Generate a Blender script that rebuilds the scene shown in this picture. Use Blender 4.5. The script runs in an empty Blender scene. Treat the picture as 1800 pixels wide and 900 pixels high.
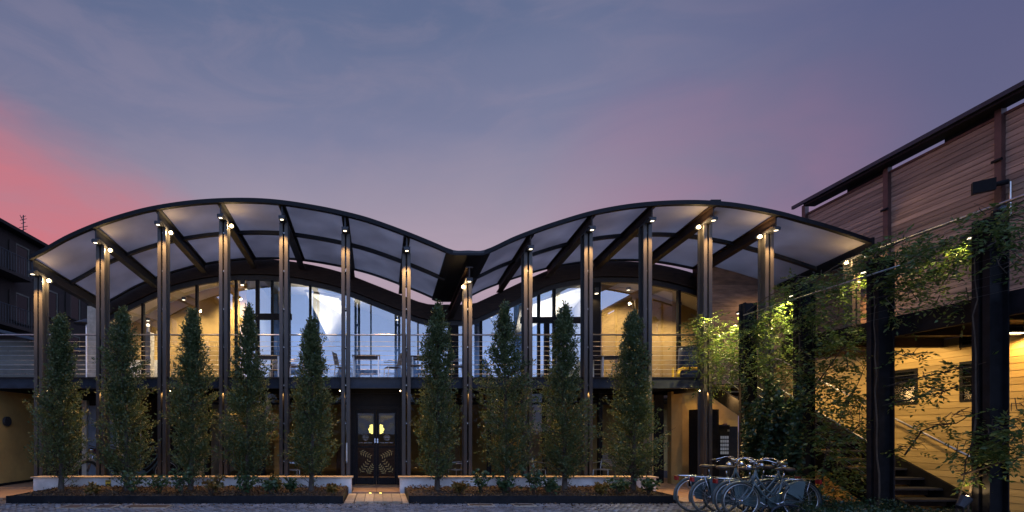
import bpy, math, random
import numpy as np
from mathutils import Vector, Matrix

random.seed(7)
rng = np.random.default_rng(11)
scene = bpy.context.scene
col = scene.collection

# ------------------------------------------------------------------ camera
F, CX, CY, EZ = 910.0, 668.0, 757.0, 1.5        # focal length and principal point in 1800 px wide photo pixels
cam_d = bpy.data.cameras.new('camera'); cam = bpy.data.objects.new('camera', cam_d); col.objects.link(cam)
cam.location = (0, 0, EZ); cam.rotation_euler = (math.radians(90), 0, 0)
cam_d.sensor_width = 36; cam_d.lens = 36 * F / 1800
cam_d.shift_x = (900 - CX) / 1800; cam_d.shift_y = (CY - 450) / 1800
cam_d.clip_start = 0.05; cam_d.clip_end = 2000
scene.camera = cam

# ------------------------------------------------------------------ world, dusk
world = bpy.data.worlds.new('World'); scene.world = world; world.use_nodes = True
nt = world.node_tree; nt.nodes.clear()
def wn(t, **kw):
    n = nt.nodes.new(t)
    for k, v in kw.items(): setattr(n, k, v)
    return n
L = nt.links.new
def wmath(op, a, b=None, c=None, clamp=False):
    n = wn('ShaderNodeMath', operation=op); n.use_clamp = clamp
    for i, v in enumerate((a, b, c)):
        if v is None: continue
        if isinstance(v, (int, float)): n.inputs[i].default_value = v
        else: L(v, n.inputs[i])
    return n.outputs[0]
def wmix(f, a, b, mode='MIX'):
    n = wn('ShaderNodeMix', data_type='RGBA', blend_type=mode)
    for s, v in ((0, f), (6, a), (7, b)):
        if isinstance(v, (int, float)): n.inputs[s].default_value = v
        elif isinstance(v, tuple): n.inputs[s].default_value = (*v, 1)
        else: L(v, n.inputs[s])
    return n.outputs[2]
def wramp(v, lo, hi):
    n = wn('ShaderNodeMapRange', interpolation_type='SMOOTHSTEP'); L(v, n.inputs[0])
    n.inputs[1].default_value = lo; n.inputs[2].default_value = hi
    return n.outputs[0]
def wdot(v, d):
    n = wn('ShaderNodeVectorMath', operation='DOT_PRODUCT'); L(v, n.inputs[0]); n.inputs[1].default_value = d
    return n.outputs['Value']
tc = wn('ShaderNodeTexCoord'); D = tc.outputs['Generated']
sep = wn('ShaderNodeSeparateXYZ'); L(D, sep.inputs[0])
def wnoise(scale, detail, rough, stretch=(1, 1, 1), dist=0.0):
    m = wn('ShaderNodeMapping'); L(D, m.inputs[0]); m.inputs['Scale'].default_value = stretch
    n = wn('ShaderNodeTexNoise'); L(m.outputs[0], n.inputs['Vector'])
    n.inputs['Scale'].default_value = scale; n.inputs['Detail'].default_value = detail
    n.inputs['Roughness'].default_value = rough; n.inputs['Distortion'].default_value = dist
    return n.outputs['Fac']
n1 = wnoise(2.2, 5, .55, (1, 1, 2.6), .6); n2 = wnoise(5.0, 6, .6, (1, 1, 3.2), .8)
elev = wmath('ADD', sep.outputs[2], wmath('MULTIPLY', wmath('SUBTRACT', n1, .5), .12))
rampn = wn('ShaderNodeValToRGB'); L(elev, rampn.inputs[0])
cr = rampn.color_ramp; cr.elements[0].position = 0.0; cr.elements[0].color = (.33, .20, .27, 1)
cr.elements[1].position = 1.0; cr.elements[1].color = (.045, .07, .19, 1)
for p, c in ((.30, (.43, .325, .40)), (.40, (.300, .262, .352)), (.50, (.185, .195, .312)), (.62, (.112, .144, .258))):
    e = cr.elements.new(p); e.color = (*c, 1)
sky = rampn.outputs[0]
sky = wmix(wmath('MULTIPLY', wramp(sep.outputs[0], -.1, -.75), .45), sky, (.040, .065, .16))      # darker slate towards the left
sky = wmix(wmath('MULTIPLY', wramp(n2, .38, .70), .22), sky, (.31, .25, .335))                     # thin high streaks
sky = wmix(wmath('MULTIPLY', wramp(sep.outputs[0], .22, .72), .80), sky, (.060, .072, .180))              # and towards the right
rose = wmath('MULTIPLY', wramp(wdot(D, (.50, .81, .31)), .955, 1.0), wramp(n1, .30, .66))
sky = wmix(wmath('MULTIPLY', rose, .30), sky, (.46, .19, .28))
edge = wmath('ADD', wdot(D, (-.424, .2275, -.88)), wmath('MULTIPLY', wmath('SUBTRACT', n1, .5), .16))
pink = wmath('MULTIPLY', wmath('MULTIPLY', wramp(edge, -.035, .075), wramp(sep.outputs[0], .0, -.38)), wmath('ADD', .42, wmath('MULTIPLY', n2, .75)), clamp=True)
sky = wmix(pink, sky, (.58, .155, .19))
back = wramp(sep.outputs[1], .30, -.55)
up = wramp(sep.outputs[2], 0, .9)
sky = wmix(back, sky, wmix(up, (.80, 1.05, 1.75), (.40, .62, 1.30)))                                 # the open sky the glass mirrors
bg = wn('ShaderNodeBackground'); L(sky, bg.inputs[0]); bg.inputs[1].default_value = 1.07
nis = wn('ShaderNodeTexSky'); nis.sky_type = 'NISHITA'; nis.sun_disc = False
SUN_AZ, SUN_EL = math.radians(-62), math.radians(1.0)
nis.sun_elevation = SUN_EL; nis.sun_rotation = SUN_AZ
bg2 = wn('ShaderNodeBackground'); L(nis.outputs[0], bg2.inputs[0]); bg2.inputs[1].default_value = 0.012
add = wn('ShaderNodeAddShader'); L(bg.outputs[0], add.inputs[0]); L(bg2.outputs[0], add.inputs[1])
wo = wn('ShaderNodeOutputWorld'); L(add.outputs[0], wo.inputs[0])
# last glow of the sun that has just set beyond the houses
sd = bpy.data.lights.new('sun', 'SUN'); sd.energy = .05; sd.angle = math.radians(12); sd.color = (1, .55, .45)
so = bpy.data.objects.new('sun', sd); col.objects.link(so)
sdir = Vector((math.sin(SUN_AZ) * .98, math.cos(SUN_AZ) * .98, .18))
so.rotation_euler = (-sdir).to_track_quat('-Z', 'Y').to_euler(); so.location = (-30, 30, 20)

vs = scene.view_settings
vs.view_transform = 'Standard'; vs.look = 'None'; vs.exposure = 0.0; vs.gamma = 1.0; vs.use_curve_mapping = False
scene.render.engine = 'CYCLES'
cy = scene.cycles
cy.use_denoising = True; cy.max_bounces = 8; cy.transparent_max_bounces = 24; cy.diffuse_bounces = 3; cy.glossy_bounces = 4
cy.sample_clamp_indirect = 4.0; cy.caustics_reflective = False; cy.caustics_refractive = False
try: cy.denoiser = 'OPENIMAGEDENOISE'
except Exception: pass

# ------------------------------------------------------------------ helpers
def W(px, py, Y): return Vector(((px - CX) * Y / F, Y, EZ + (CY - py) * Y / F))
def WX(px, py, X):
    Y = F * X / (px - CX); return Vector((X, Y, EZ + (CY - py) * Y / F))

MATS = {}
def mat(name, base, rough=.6, metal=0.0, var=.12, scale=6.0, bump=0.0, bscale=30.0, spec=.5, emit=None, estr=0.0,
        stretch=(1, 1, 1), col2=None, island=False, coat=0.0, detail=4):
    m = bpy.data.materials.new(name); m.use_nodes = True; t = m.node_tree; b = t.nodes['Principled BSDF']
    b.inputs['Roughness'].default_value = rough; b.inputs['Metallic'].default_value = metal
    b.inputs['Specular IOR Level'].default_value = spec
    if coat: b.inputs['Coat Weight'].default_value = coat; b.inputs['Coat Roughness'].default_value = .15
    tcn = t.nodes.new('ShaderNodeTexCoord'); mp = t.nodes.new('ShaderNodeMapping'); mp.inputs['Scale'].default_value = stretch
    t.links.new(tcn.outputs['Object'], mp.inputs[0])
    nz = t.nodes.new('ShaderNodeTexNoise'); nz.inputs['Scale'].default_value = scale; nz.inputs['Detail'].default_value = detail
    nz.inputs['Roughness'].default_value = .6; t.links.new(mp.outputs[0], nz.inputs['Vector'])
    r = t.nodes.new('ShaderNodeValToRGB'); t.links.new(nz.outputs['Fac'], r.inputs[0])
    c2 = col2 or tuple(min(1, c * (1 + var * 2)) for c in base); c1 = tuple(c * (1 - var * 2) for c in base)
    r.color_ramp.elements[0].position = .3; r.color_ramp.elements[0].color = (*c1, 1)
    r.color_ramp.elements[1].position = .7; r.color_ramp.elements[1].color = (*c2, 1)
    out = r.outputs[0]
    oi = t.nodes.new('ShaderNodeNewGeometry' if island else 'ShaderNodeObjectInfo')
    hv = t.nodes.new('ShaderNodeHueSaturation')
    mr = t.nodes.new('ShaderNodeMapRange'); t.links.new(oi.outputs['Random Per Island' if island else 'Random'], mr.inputs[0])
    k = .45 if island else .20
    mr.inputs[3].default_value = 1 - k; mr.inputs[4].default_value = 1 + k
    t.links.new(mr.outputs[0], hv.inputs['Value']); t.links.new(out, hv.inputs['Color']); out = hv.outputs[0]
    t.links.new(out, b.inputs['Base Color'])
    rr = t.nodes.new('ShaderNodeMapRange'); t.links.new(nz.outputs['Fac'], rr.inputs[0])
    rr.inputs[3].default_value = max(.02, rough - .12); rr.inputs[4].default_value = min(1, rough + .12)
    t.links.new(rr.outputs[0], b.inputs['Roughness'])
    if bump:
        nb = t.nodes.new('ShaderNodeTexNoise'); nb.inputs['Scale'].default_value = bscale; nb.inputs['Detail'].default_value = 5
        t.links.new(mp.outputs[0], nb.inputs['Vector'])
        bp = t.nodes.new('ShaderNodeBump'); bp.inputs['Strength'].default_value = bump; bp.inputs['Distance'].default_value = .02
        t.links.new(nb.outputs['Fac'], bp.inputs['Height']); t.links.new(bp.outputs[0], b.inputs['Normal'])
    if emit:
        b.inputs['Emission Color'].default_value = (*emit, 1); b.inputs['Emission Strength'].default_value = estr
        m.cycles.emission_sampling = 'NONE' if estr > 3 else 'AUTO'
    MATS[name] = m
    return m
def leafmat(name, a, b2, trans=.35, rough=.45):
    m = bpy.data.materials.new(name); m.use_nodes = True; t = m.node_tree; b = t.nodes['Principled BSDF']
    g = t.nodes.new('ShaderNodeNewGeometry'); r = t.nodes.new('ShaderNodeValToRGB'); t.links.new(g.outputs['Random Per Island'], r.inputs[0])
    r.color_ramp.elements[0].color = (*a, 1); r.color_ramp.elements[1].color = (*b2, 1)
    e = r.color_ramp.elements.new(.75); e.color = (*[x * .6 + y * .4 for x, y in zip(a, b2)], 1)
    t.links.new(r.outputs[0], b.inputs['Base Color']); b.inputs['Roughness'].default_value = rough
    tr = t.nodes.new('ShaderNodeBsdfTranslucent'); t.links.new(r.outputs[0], tr.inputs[0])
    mx = t.nodes.new('ShaderNodeMixShader'); mx.inputs[0].default_value = trans
    t.links.new(b.outputs[0], mx.inputs[1]); t.links.new(tr.outputs[0], mx.inputs[2])
    t.links.new(mx.outputs[0], t.nodes['Material Output'].inputs[0])
    MATS[name] = m; return m
def glassmat(name, refl, tint, rough=0.0, rise=.35):
    m = bpy.data.materials.new(name); m.use_nodes = True; t = m.node_tree
    t.nodes.remove(t.nodes['Principled BSDF'])
    gl = t.nodes.new('ShaderNodeBsdfGlossy'); gl.inputs['Roughness'].default_value = rough; gl.inputs[0].default_value = (.92, .96, 1, 1)
    tr = t.nodes.new('ShaderNodeBsdfTransparent'); tr.inputs[0].default_value = (*tint, 1)
    lw = t.nodes.new('ShaderNodeLayerWeight'); lw.inputs[0].default_value = .35
    mr = t.nodes.new('ShaderNodeMapRange'); t.links.new(lw.outputs['Facing'], mr.inputs[0]); mr.inputs[3].default_value = refl; mr.inputs[4].default_value = min(1, refl + rise)
    mx = t.nodes.new('ShaderNodeMixShader'); t.links.new(mr.outputs[0], mx.inputs[0])
    t.links.new(tr.outputs[0], mx.inputs[1]); t.links.new(gl.outputs[0], mx.inputs[2])
    t.links.new(mx.outputs[0], t.nodes['Material Output'].inputs[0])
    MATS[name] = m; return m

steel = mat('painted_steel', (.034, .036, .042), .5, 0, .12, 9, .05, 60, spec=.3)
steel_blue = mat('fascia_steel', (.024, .029, .042), .5, 0, .15, 5, .05, 40, spec=.3)
post_steel = mat('post_steel', (.054, .049, .045), .5, .0, .12, 5, .06, 50, stretch=(1, 1, .3))
black_steel = mat('black_steel', (.011, .011, .013), .6, 0, .2, 8, spec=.15)
wood_dark = mat('laminated_dark_timber', (.034, .020, .015), .55, 0, .2, 4, .1, 30, stretch=(1, 1, 6), spec=.25)
plaster_white = mat('white_plaster', (.76, .75, .72), .8, 0, .13, 2.2, .15, 60)
plaster_int = mat('interior_plaster', (.62, .58, .50), .8, 0, .04, 3)
plaster_sky = mat('sky_tinted_interior_plaster', (.16, .32, .70), .75, 0, .05, 2)  # blue of the mirrored sky put into the wall colour
plaster_yellow = mat('yellow_plaster', (.46, .30, .10), .85, 0, .1, 1.6, .2, 50)
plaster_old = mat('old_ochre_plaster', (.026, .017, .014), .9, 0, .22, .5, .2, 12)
board_yellow = mat('yellow_boards', (.55, .39, .145), .7, 0, .12, 3, .08, 40, stretch=(1, .3, 3))
board_red = mat('reddish_boards', (.27, .172, .125), .75, 0, .2, 3, .15, 40, stretch=(1, .25, 4))
board_grey = mat('grey_olive_boards', (.115, .105, .085), .8, 0, .12, 3, .1, 30)
post_red = mat('red_brown_post', (.10, .045, .038), .6, 0, .15, 5)
deckm = mat('deck_boards', (.12, .09, .07), .7, 0, .15, 6)
cap_m = mat('stone_cap', (.42, .33, .24), .6, 0, .1, 8, .1, 60)
soil_m = mat('bark_soil', (.032, .020, .013), .95, 0, .3, 18, .8, 60)
sett_m = mat('granite_sett', (.17, .17, .175), .7, 0, .14, 16, .4, 70, island=True)
joint_m = mat('joint_sand', (.085, .08, .078), .95, 0, .2, 20, .4, 80)
tile_m = mat('threshold_tile', (.30, .19, .12), .55, 0, .1, 6)
kerbs_m = mat('pale_brick', (.36, .30, .22), .8, 0, .14, 14, .3, 60)
rust_m = mat('cover_plate', (.085, .060, .052), .7, .3, .2, 12, .3, 90)
trunk_m = mat('bark', (.060, .048, .038), .9, 0, .25, 10, .6, 40, stretch=(1, 1, .3))
vine_m = mat('vine_bark', (.055, .042, .03), .9, 0, .2, 10, .4, 40)
alu = mat('brushed_aluminium', (.55, .55, .55), .32, .9, .08, 12)
chrome = mat('chrome', (.55, .56, .58), .22, 1.0, .03, 10)
bike_paint = mat('grey_blue_bike_paint', (.085, .125, .132), .32, .1, .06, 5, coat=.4)
rubber = mat('rubber', (.035, .034, .03), .85, 0, .2, 20)
tyre_m = mat('cream_grey_tyre', (.075, .07, .055), .85, 0, .15, 20)
leather = mat('brown_leather', (.055, .032, .022), .5, 0, .2, 20, .1, 80)
red_plastic = mat('red_plastic', (.30, .015, .012), .3, 0, .1, 10)
red_paint = mat('red_paint', (.40, .03, .03), .35, .1, .1, 6, coat=.4)
yellow_paint = mat('yellow_paint', (.62, .40, .03), .45, 0, .1, 6)
yellow_sign = mat('yellow_sign', (.70, .45, .04), .5, 0, .08, 10)
dark_print = mat('dark_print', (.02, .02, .02), .6)
blue_door = mat('pale_blue_door', (.26, .32, .42), .6, 0, .06, 4)
blue_drum = mat('blue_drum', (.012, .030, .06), .45, 0, .1, 5)
table_wood = mat('dark_table_wood', (.045, .03, .024), .5, 0, .15, 6, stretch=(.4, 3, 1))
wicker = mat('light_wicker', (.38, .33, .27), .7, 0, .15, 40, .4, 120)
gold_print = mat('gold_film', (.36, .27, .085), .45, 0, .1, 12)
white_print = mat('white_film', (.38, .37, .35), .6, 0, .05, 10)
canopy_m = bpy.data.materials.new('polycarbonate'); canopy_m.use_nodes = True
def _canopy():
    t = canopy_m.node_tree; b = t.nodes['Principled BSDF']
    b.inputs['Base Color'].default_value = (.44, .41, .39, 1); b.inputs['Roughness'].default_value = .35
    tr = t.nodes.new('ShaderNodeBsdfTranslucent')
    tcn = t.nodes.new('ShaderNodeTexCoord'); nz = t.nodes.new('ShaderNodeTexNoise'); nz.inputs['Scale'].default_value = 1.1; nz.inputs['Detail'].default_value = 6
    t.links.new(tcn.outputs['Object'], nz.inputs['Vector'])
    r = t.nodes.new('ShaderNodeValToRGB'); t.links.new(nz.outputs['Fac'], r.inputs[0])
    r.color_ramp.elements[0].position = .3; r.color_ramp.elements[0].color = (.58, .54, .52, 1)
    r.color_ramp.elements[1].position = .72; r.color_ramp.elements[1].color = (.88, .82, .78, 1)
    t.links.new(r.outputs[0], tr.inputs[0])
    wv = t.nodes.new('ShaderNodeTexWave'); wv.inputs['Scale'].default_value = 12; wv.bands_direction = 'Y'; t.links.new(tcn.outputs['Object'], wv.inputs['Vector'])
    bp = t.nodes.new('ShaderNodeBump'); bp.inputs['Strength'].default_value = .12; t.links.new(wv.outputs['Fac'], bp.inputs['Height'])
    t.links.new(bp.outputs[0], b.inputs['Normal'])
    mx = t.nodes.new('ShaderNodeMixShader'); mx.inputs[0].default_value = .62
    t.links.new(b.outputs[0], mx.inputs[1]); t.links.new(tr.outputs[0], mx.inputs[2]); t.links.new(mx.outputs[0], t.nodes['Material Output'].inputs[0])
_canopy()
glass_up = glassmat('mirror_tinted_glass', .30, (.80, .82, .84))
glass_low = glassmat('dark_door_glass', .025, (.70, .70, .68), rise=.12)
glass_house = glassmat('window_glass', .03, (.25, .27, .3), .1, .1)
lamp_warm = mat('lamp_lens_warm', (.9, .8, .6), .4, emit=(1, .72, .36), estr=14)
lamp_white = mat('lamp_lens_white', (.9, .9, .85), .4, emit=(1, .86, .62), estr=3.2)
sign_glow = mat('backlit_sign', (.8, .8, .3), .5, emit=(1.0, .82, .16), estr=2.6)
lamp_green = mat('floor_lamp_lens', (.8, .8, .3), .4, emit=(1, .85, .15), estr=5)
panel_glow = mat('machine_display', (.3, .3, .33), .4, emit=(.7, .75, .85), estr=.12)
leaf_tree = leafmat('hornbeam_leaf', (.048, .084, .030), (.145, .160, .052), .30, .50)
leaf_vine = leafmat('wisteria_leaf', (.055, .115, .028), (.19, .21, .045), .45, .45)
leaf_vine_d = leafmat('ivy_leaf', (.018, .048, .022), (.04, .075, .028), .25, .4)
leaf_shrub = leafmat('shrub_leaf', (.035, .085, .035), (.10, .13, .04), .30, .45)
leaf_litter = leafmat('dry_leaf', (.045, .026, .014), (.17, .10, .04), .2, .7)
leaf_autumn = leafmat('autumn_leaf', (.12, .10, .025), (.26, .14, .03), .35, .5)

def rootloc(p):
    v = Vector((0, 0, 0))
    while p is not None: v += p.location; p = p.parent
    return v
def link(name, me, parent=None, m=None):
    o = bpy.data.objects.new(name, me); col.objects.link(o)
    if parent is not None: o.parent = parent
    if m is not None and me is not None: me.materials.append(m)
    return o
def empty(name, loc, label=None, cat=None, group=None):
    o = bpy.data.objects.new(name, None); col.objects.link(o); o.location = loc; o.empty_display_size = .2
    tag(o, label, cat, group); return o
def tag(o, label=None, cat=None, group=None, kind=None):
    for k, v in (('label', label), ('category', cat), ('group', group), ('kind', kind)):
        if v: o[k] = v
    return o
class MB:
    def __init__(s): s.v = []; s.f = []
    def add(s, vs, fs):
        n = len(s.v); s.v.extend([tuple(a) for a in vs]); s.f.extend([tuple(i + n for i in f) for f in fs]); return s
    def box(s, x0, x1, y0, y1, z0, z1):
        if x0 > x1: x0, x1 = x1, x0
        if y0 > y1: y0, y1 = y1, y0
        if z0 > z1: z0, z1 = z1, z0
        return s.add([(x0, y0, z0), (x1, y0, z0), (x1, y1, z0), (x0, y1, z0), (x0, y0, z1), (x1, y0, z1), (x1, y1, z1), (x0, y1, z1)],
                     [(0, 3, 2, 1), (4, 5, 6, 7), (0, 1, 5, 4), (1, 2, 6, 5), (2, 3, 7, 6), (3, 0, 4, 7)])
    def bar(s, p, q, w, h, up=(0, 0, 1)):
        p = Vector(p); q = Vector(q); d = (q - p).normalized(); u = Vector(up)
        r = d.cross(u)
        if r.length < 1e-4: r = Vector((1, 0, 0))
        r.normalize(); u = r.cross(d).normalized()
        vs = []
        for c in (p, q):
            for a, b in ((-1, -1), (1, -1), (1, 1), (-1, 1)): vs.append(c + r * a * w / 2 + u * b * h / 2)
        return s.add(vs, [(0, 1, 2, 3), (4, 7, 6, 5), (0, 4, 5, 1), (1, 5, 6, 2), (2, 6, 7, 3), (3, 7, 4, 0)])
    def tube(s, pts, r, n=6, closed=False, cap=True):
        pts = [Vector(p) for p in pts]; N = len(pts); rs = r if isinstance(r, (list, tuple)) else [r] * N
        prev = None; vs = []
        for i, p in enumerate(pts):
            if closed: d = pts[(i + 1) % N] - pts[i - 1]
            else: d = pts[min(i + 1, N - 1)] - pts[max(i - 1, 0)]
            d.normalize()
            if prev is None:
                a = Vector((0, 0, 1)) if abs(d.z) < .9 else Vector((1, 0, 0)); u = d.cross(a).normalized()
            else:
                u = (prev - d * prev.dot(d))
                u = u.normalized() if u.length > 1e-6 else d.orthogonal().normalized()
            prev = u; w = d.cross(u)
            for k in range(n):
                a = 2 * math.pi * k / n; vs.append(p + (u * math.cos(a) + w * math.sin(a)) * rs[i])
        fs = []
        for i in range(N if closed else N - 1):
            j = (i + 1) % N
            for k in range(n): fs.append((i * n + k, i * n + (k + 1) % n, j * n + (k + 1) % n, j * n + k))
        if not closed and cap: fs += [tuple(range(n - 1, -1, -1)), tuple((N - 1) * n + k for k in range(n))]
        return s.add(vs, fs)
    def prism(s, poly, axis, a, b):
        n = len(poly); vs = []
        for t in (a, b):
            for (u, w) in poly: vs.append({'x': (t, u, w), 'y': (u, t, w), 'z': (u, w, t)}[axis])
        return s.add(vs, [tuple(range(n)), tuple(range(2 * n - 1, n - 1, -1))] + [(i, i + n, (i + 1) % n + n, (i + 1) % n) for i in range(n)])
    def ball(s, c, r, n=8, m=6, sc=(1, 1, 1)):
        vs = []; fs = []
        for i in range(m + 1):
            th = math.pi * i / m
            for k in range(n):
                a = 2 * math.pi * k / n
                vs.append((c[0] + r * sc[0] * math.sin(th) * math.cos(a), c[1] + r * sc[1] * math.sin(th) * math.sin(a), c[2] + r * sc[2] * math.cos(th)))
        for i in range(m):
            for k in range(n): fs.append((i * n + k, (i + 1) * n + k, (i + 1) * n + (k + 1) % n, i * n + (k + 1) % n))
        return s.add(vs, fs)
    def build(s, name, m, parent=None, smooth=False, loc=None, kind=None):
        L0 = rootloc(parent) if parent is not None else (Vector(loc) if loc is not None else Vector((0, 0, 0)))
        me = bpy.data.meshes.new(name)
        me.from_pydata([(v[0] - L0.x, v[1] - L0.y, v[2] - L0.z) for v in s.v], [], s.f); me.update()
        import bmesh
        bm = bmesh.new(); bm.from_mesh(me); bmesh.ops.recalc_face_normals(bm, faces=bm.faces); bm.to_mesh(me); bm.free()
        if smooth: me.polygons.foreach_set('use_smooth', [True] * len(me.polygons))
        o = link(name, me, parent, m)
        if parent is None: o.location = L0
        if kind: o['kind'] = kind
        return o
def box(name, m, parent, *b, **k): return MB().box(*b).build(name, m, parent, **k)
def np_mesh(name, V, Q, m, parent=None, loc=(0, 0, 0), kind=None):
    L0 = rootloc(parent) if parent is not None else Vector(loc)
    me = bpy.data.meshes.new(name); V = np.asarray(V, np.float32) - np.array(L0, np.float32); Q = np.asarray(Q, np.int32)
    k = Q.shape[1]
    me.vertices.add(len(V)); me.vertices.foreach_set('co', V.ravel())
    me.loops.add(Q.size); me.loops.foreach_set('vertex_index', Q.ravel())
    me.polygons.add(len(Q)); me.polygons.foreach_set('loop_start', np.arange(0, Q.size, k, dtype=np.int32))
    me.update(calc_edges=True); me.validate()
    o = link(name, me, parent, m)
    if parent is None: o.location = L0
    if kind: o['kind'] = kind
    return o
def nrm(a): return a / np.maximum(np.linalg.norm(a, axis=1, keepdims=True), 1e-9)
def leaf_quads(P, Dv, ln, wd, droop=0.0):
    """pointed leaf quads with their base at P along Dv, random roll"""
    n = len(P); Dv = nrm(Dv); R = nrm(np.cross(Dv, rng.normal(size=(n, 3))))
    ln = np.broadcast_to(np.asarray(ln), (n,))[:, None]; wd = np.broadcast_to(np.asarray(wd), (n,))[:, None]
    N = np.cross(Dv, R)
    mid = P + Dv * ln * .45
    V = np.stack([P, mid + R * wd * .5 + N * wd * .16, P + Dv * ln - N * ln * droop, mid - R * wd * .5 + N * wd * .16], 1).reshape(-1, 3)
    return V, np.arange(n * 4).reshape(n, 4)
def join_quads(parts):
    Vs, Qs, o = [], [], 0
    for V, Q in parts: Vs.append(V); Qs.append(Q + o); o += len(V)
    return np.concatenate(Vs), np.concatenate(Qs)
def spot(name, loc, aim, watts, color, size=80, blend=.6, rad=.03, parent=None):
    d = bpy.data.lights.new(name, 'SPOT'); d.energy = watts; d.color = color; d.spot_size = math.radians(size); d.spot_blend = blend; d.shadow_soft_size = rad
    o = bpy.data.objects.new(name, d); col.objects.link(o); o.rotation_euler = Vector(aim).to_track_quat('-Z', 'Y').to_euler()
    if parent is not None: o.parent = parent; o.location = Vector(loc) - rootloc(parent)
    else: o.location = loc
    return o
def point(name, loc, watts, color, rad=.05, parent=None):
    d = bpy.data.lights.new(name, 'POINT'); d.energy = watts; d.color = color; d.shadow_soft_size = rad
    o = bpy.data.objects.new(name, d); col.objects.link(o)
    if parent is not None: o.parent = parent; o.location = Vector(loc) - rootloc(parent)
    else: o.location = loc
    return o
GOLD = (1.0, .56, .20); WARM = (1.0, .66, .30); AMBER = (1.0, .55, .18); COOL = (.80, .90, 1.0); SOFT = (1, .80, .52)

# ------------------------------------------------------------------ ground
g = MB().add([(-400, -200, -.045), (400, -200, -.045), (400, 700, -.045), (-400, 700, -.045)], [(0, 1, 2, 3)]).build('ground', joint_m); g['kind'] = 'structure'
def setts():
    V, Q = [], []; sx, sy = .125, .095; n = 0
    y = 8.3; row = 0
    while y < 10.62:
        x = -8.3 + (row % 2) * sx * .5 + rng.uniform(-.01, .01)
        while x < 8.0:
            w = sx - .012 + rng.uniform(-.006, .004); d = sy - .012 + rng.uniform(-.006, .003); h = rng.uniform(-.006, .006); e = .008
            t1, t2 = rng.uniform(-.004, .004, 2)
            for (a, b, zz) in ((0, 0, -.04), (w, 0, -.04), (w, d, -.04), (0, d, -.04), (e, e, h + t1), (w - e, e, h - t1 + t2), (w - e, d - e, h - t1), (e, d - e, h + t1 - t2)): V.append((x + a, y + b, zz))
            for f in ((4, 5, 6, 7), (0, 1, 5, 4), (1, 2, 6, 5), (2, 3, 7, 6), (3, 0, 4, 7)): Q.append([n + i for i in f])
            n += 8; x += sx
        y += sy; row += 1
    return np_mesh('setts', np.array(V), np.array(Q), sett_m, g, kind='stuff')
setts()
# the porch floor under the balcony and the threshold slabs at the door
box('porch_floor', tile_m, g, -11.5, 8.9, 13.25, 22, -.04, .03)
for i in range(2):
    x0 = -.66 + i * .575; box('threshold_slab', tile_m, g, x0, x0 + .565, 12.3, 13.24, -.04, .045)
for i in range(6):
    for j in range(2):
        x0 = (-.74, .47)[j]; box('edging_brick', kerbs_m, g, x0, x0 + .19, 10.66 + i * .27, 10.66 + i * .27 + .255, -.04, .012)
for i in range(5):
    box('entrance_slab', kerbs_m, g, -.53 + i * .2, -.53 + i * .2 + .19, 10.9, 12.28, -.04, .008)
for i in range(6):
    box('yard_slab', tile_m, g, -11.3 + i * .5, -11.3 + i * .5 + .49, 11.4, 13.2, -.04, .02)
for i in range(9):
    box('passage_slab', tile_m, g, 6.3 + i * .45, 6.3 + i * .45 + .44, 10.75, 13.2, -.04, .025)

def fallen():
    n = 420; P = np.stack([rng.uniform(-8, 6.6, n), 10.64 - rng.exponential(.35, n), np.full(n, .012) + rng.uniform(0, .012, n)], 1)
    Dv = rng.normal(size=(n, 3)); Dv[:, 2] *= .2
    V, Q = leaf_quads(P, Dv, rng.uniform(.03, .06, n), rng.uniform(.02, .035, n)); np_mesh('fallen_leaves', V, Q, leaf_litter, g, kind='stuff')
fallen()
# ------------------------------------------------------------------ pavilion curves
def spline(pts, Y):
    P = np.array([(W(a, b, Y).x, W(a, b, Y).z) for a, b in pts])
    def f(x):
        x = min(max(x, P[0, 0]), P[-1, 0]); i = int(min(max(np.searchsorted(P[:, 0], x) - 1, 0), len(P) - 2))
        x0, x1 = P[i, 0], P[i + 1, 0]; t = (x - x0) / (x1 - x0)
        m0 = (P[i + 1, 1] - P[max(i - 1, 0), 1]) / (P[i + 1, 0] - P[max(i - 1, 0), 0]); j = min(i + 2, len(P) - 1)
        m1 = (P[j, 1] - P[i, 1]) / (P[j, 0] - P[i, 0]); h = x1 - x0
        return ((2 * t**3 - 3 * t**2 + 1) * P[i, 1] + (t**3 - 2 * t**2 + t) * h * m0 + (-2 * t**3 + 3 * t**2) * P[i + 1, 1] + (t**3 - t**2) * h * m1)
    return f
YF, YR, YG = 12.6, 16.0, 16.2
front = [(50, 451), (75, 438), (120, 413), (180, 388), (240, 369.5), (285, 360), (340, 352.5), (395, 349), (450, 349), (500, 353), (560, 362.5), (605, 372), (650, 384),
         (714, 407), (760, 425.5), (797, 440.5), (823, 441), (850, 440.5), (900, 418), (925, 408), (970, 392), (1035, 372.5), (1090, 361.5), (1140, 355.5), (1200, 352.5), (1250, 353.5),
         (1300, 358.5), (1370, 372), (1410, 383), (1450, 394), (1500, 410), (1532, 421)]
zf = spline(front, YF)
rear = [(150, 552), (200, 523), (245, 500), (290, 480), (340, 466), (395, 458), (445, 456), (500, 459), (560, 469), (608, 482), (655, 500), (714, 523), (750, 535), (790, 536),
        (830, 535), (850, 527), (900, 504), (930, 490), (975, 472), (1033, 462), (1080, 460), (1135, 463), (1200, 476), (1260, 497), (1300, 514), (1345, 535)]
zr = spline(rear, YG)
DROP = .25
def zc(x, y): return zf(x) - DROP * (y - YF) / (YR - YF)       # top of the canopy
COLPX = [73, 181, 288, 395, 500, 608, 714, 821, 926, 1031, 1134, 1239, 1346, 1497]
CXS = [(p - CX) / 70 for p in COLPX]
XL, XR = W(52, 0, YF).x, W(1531, 0, YF).x
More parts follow.
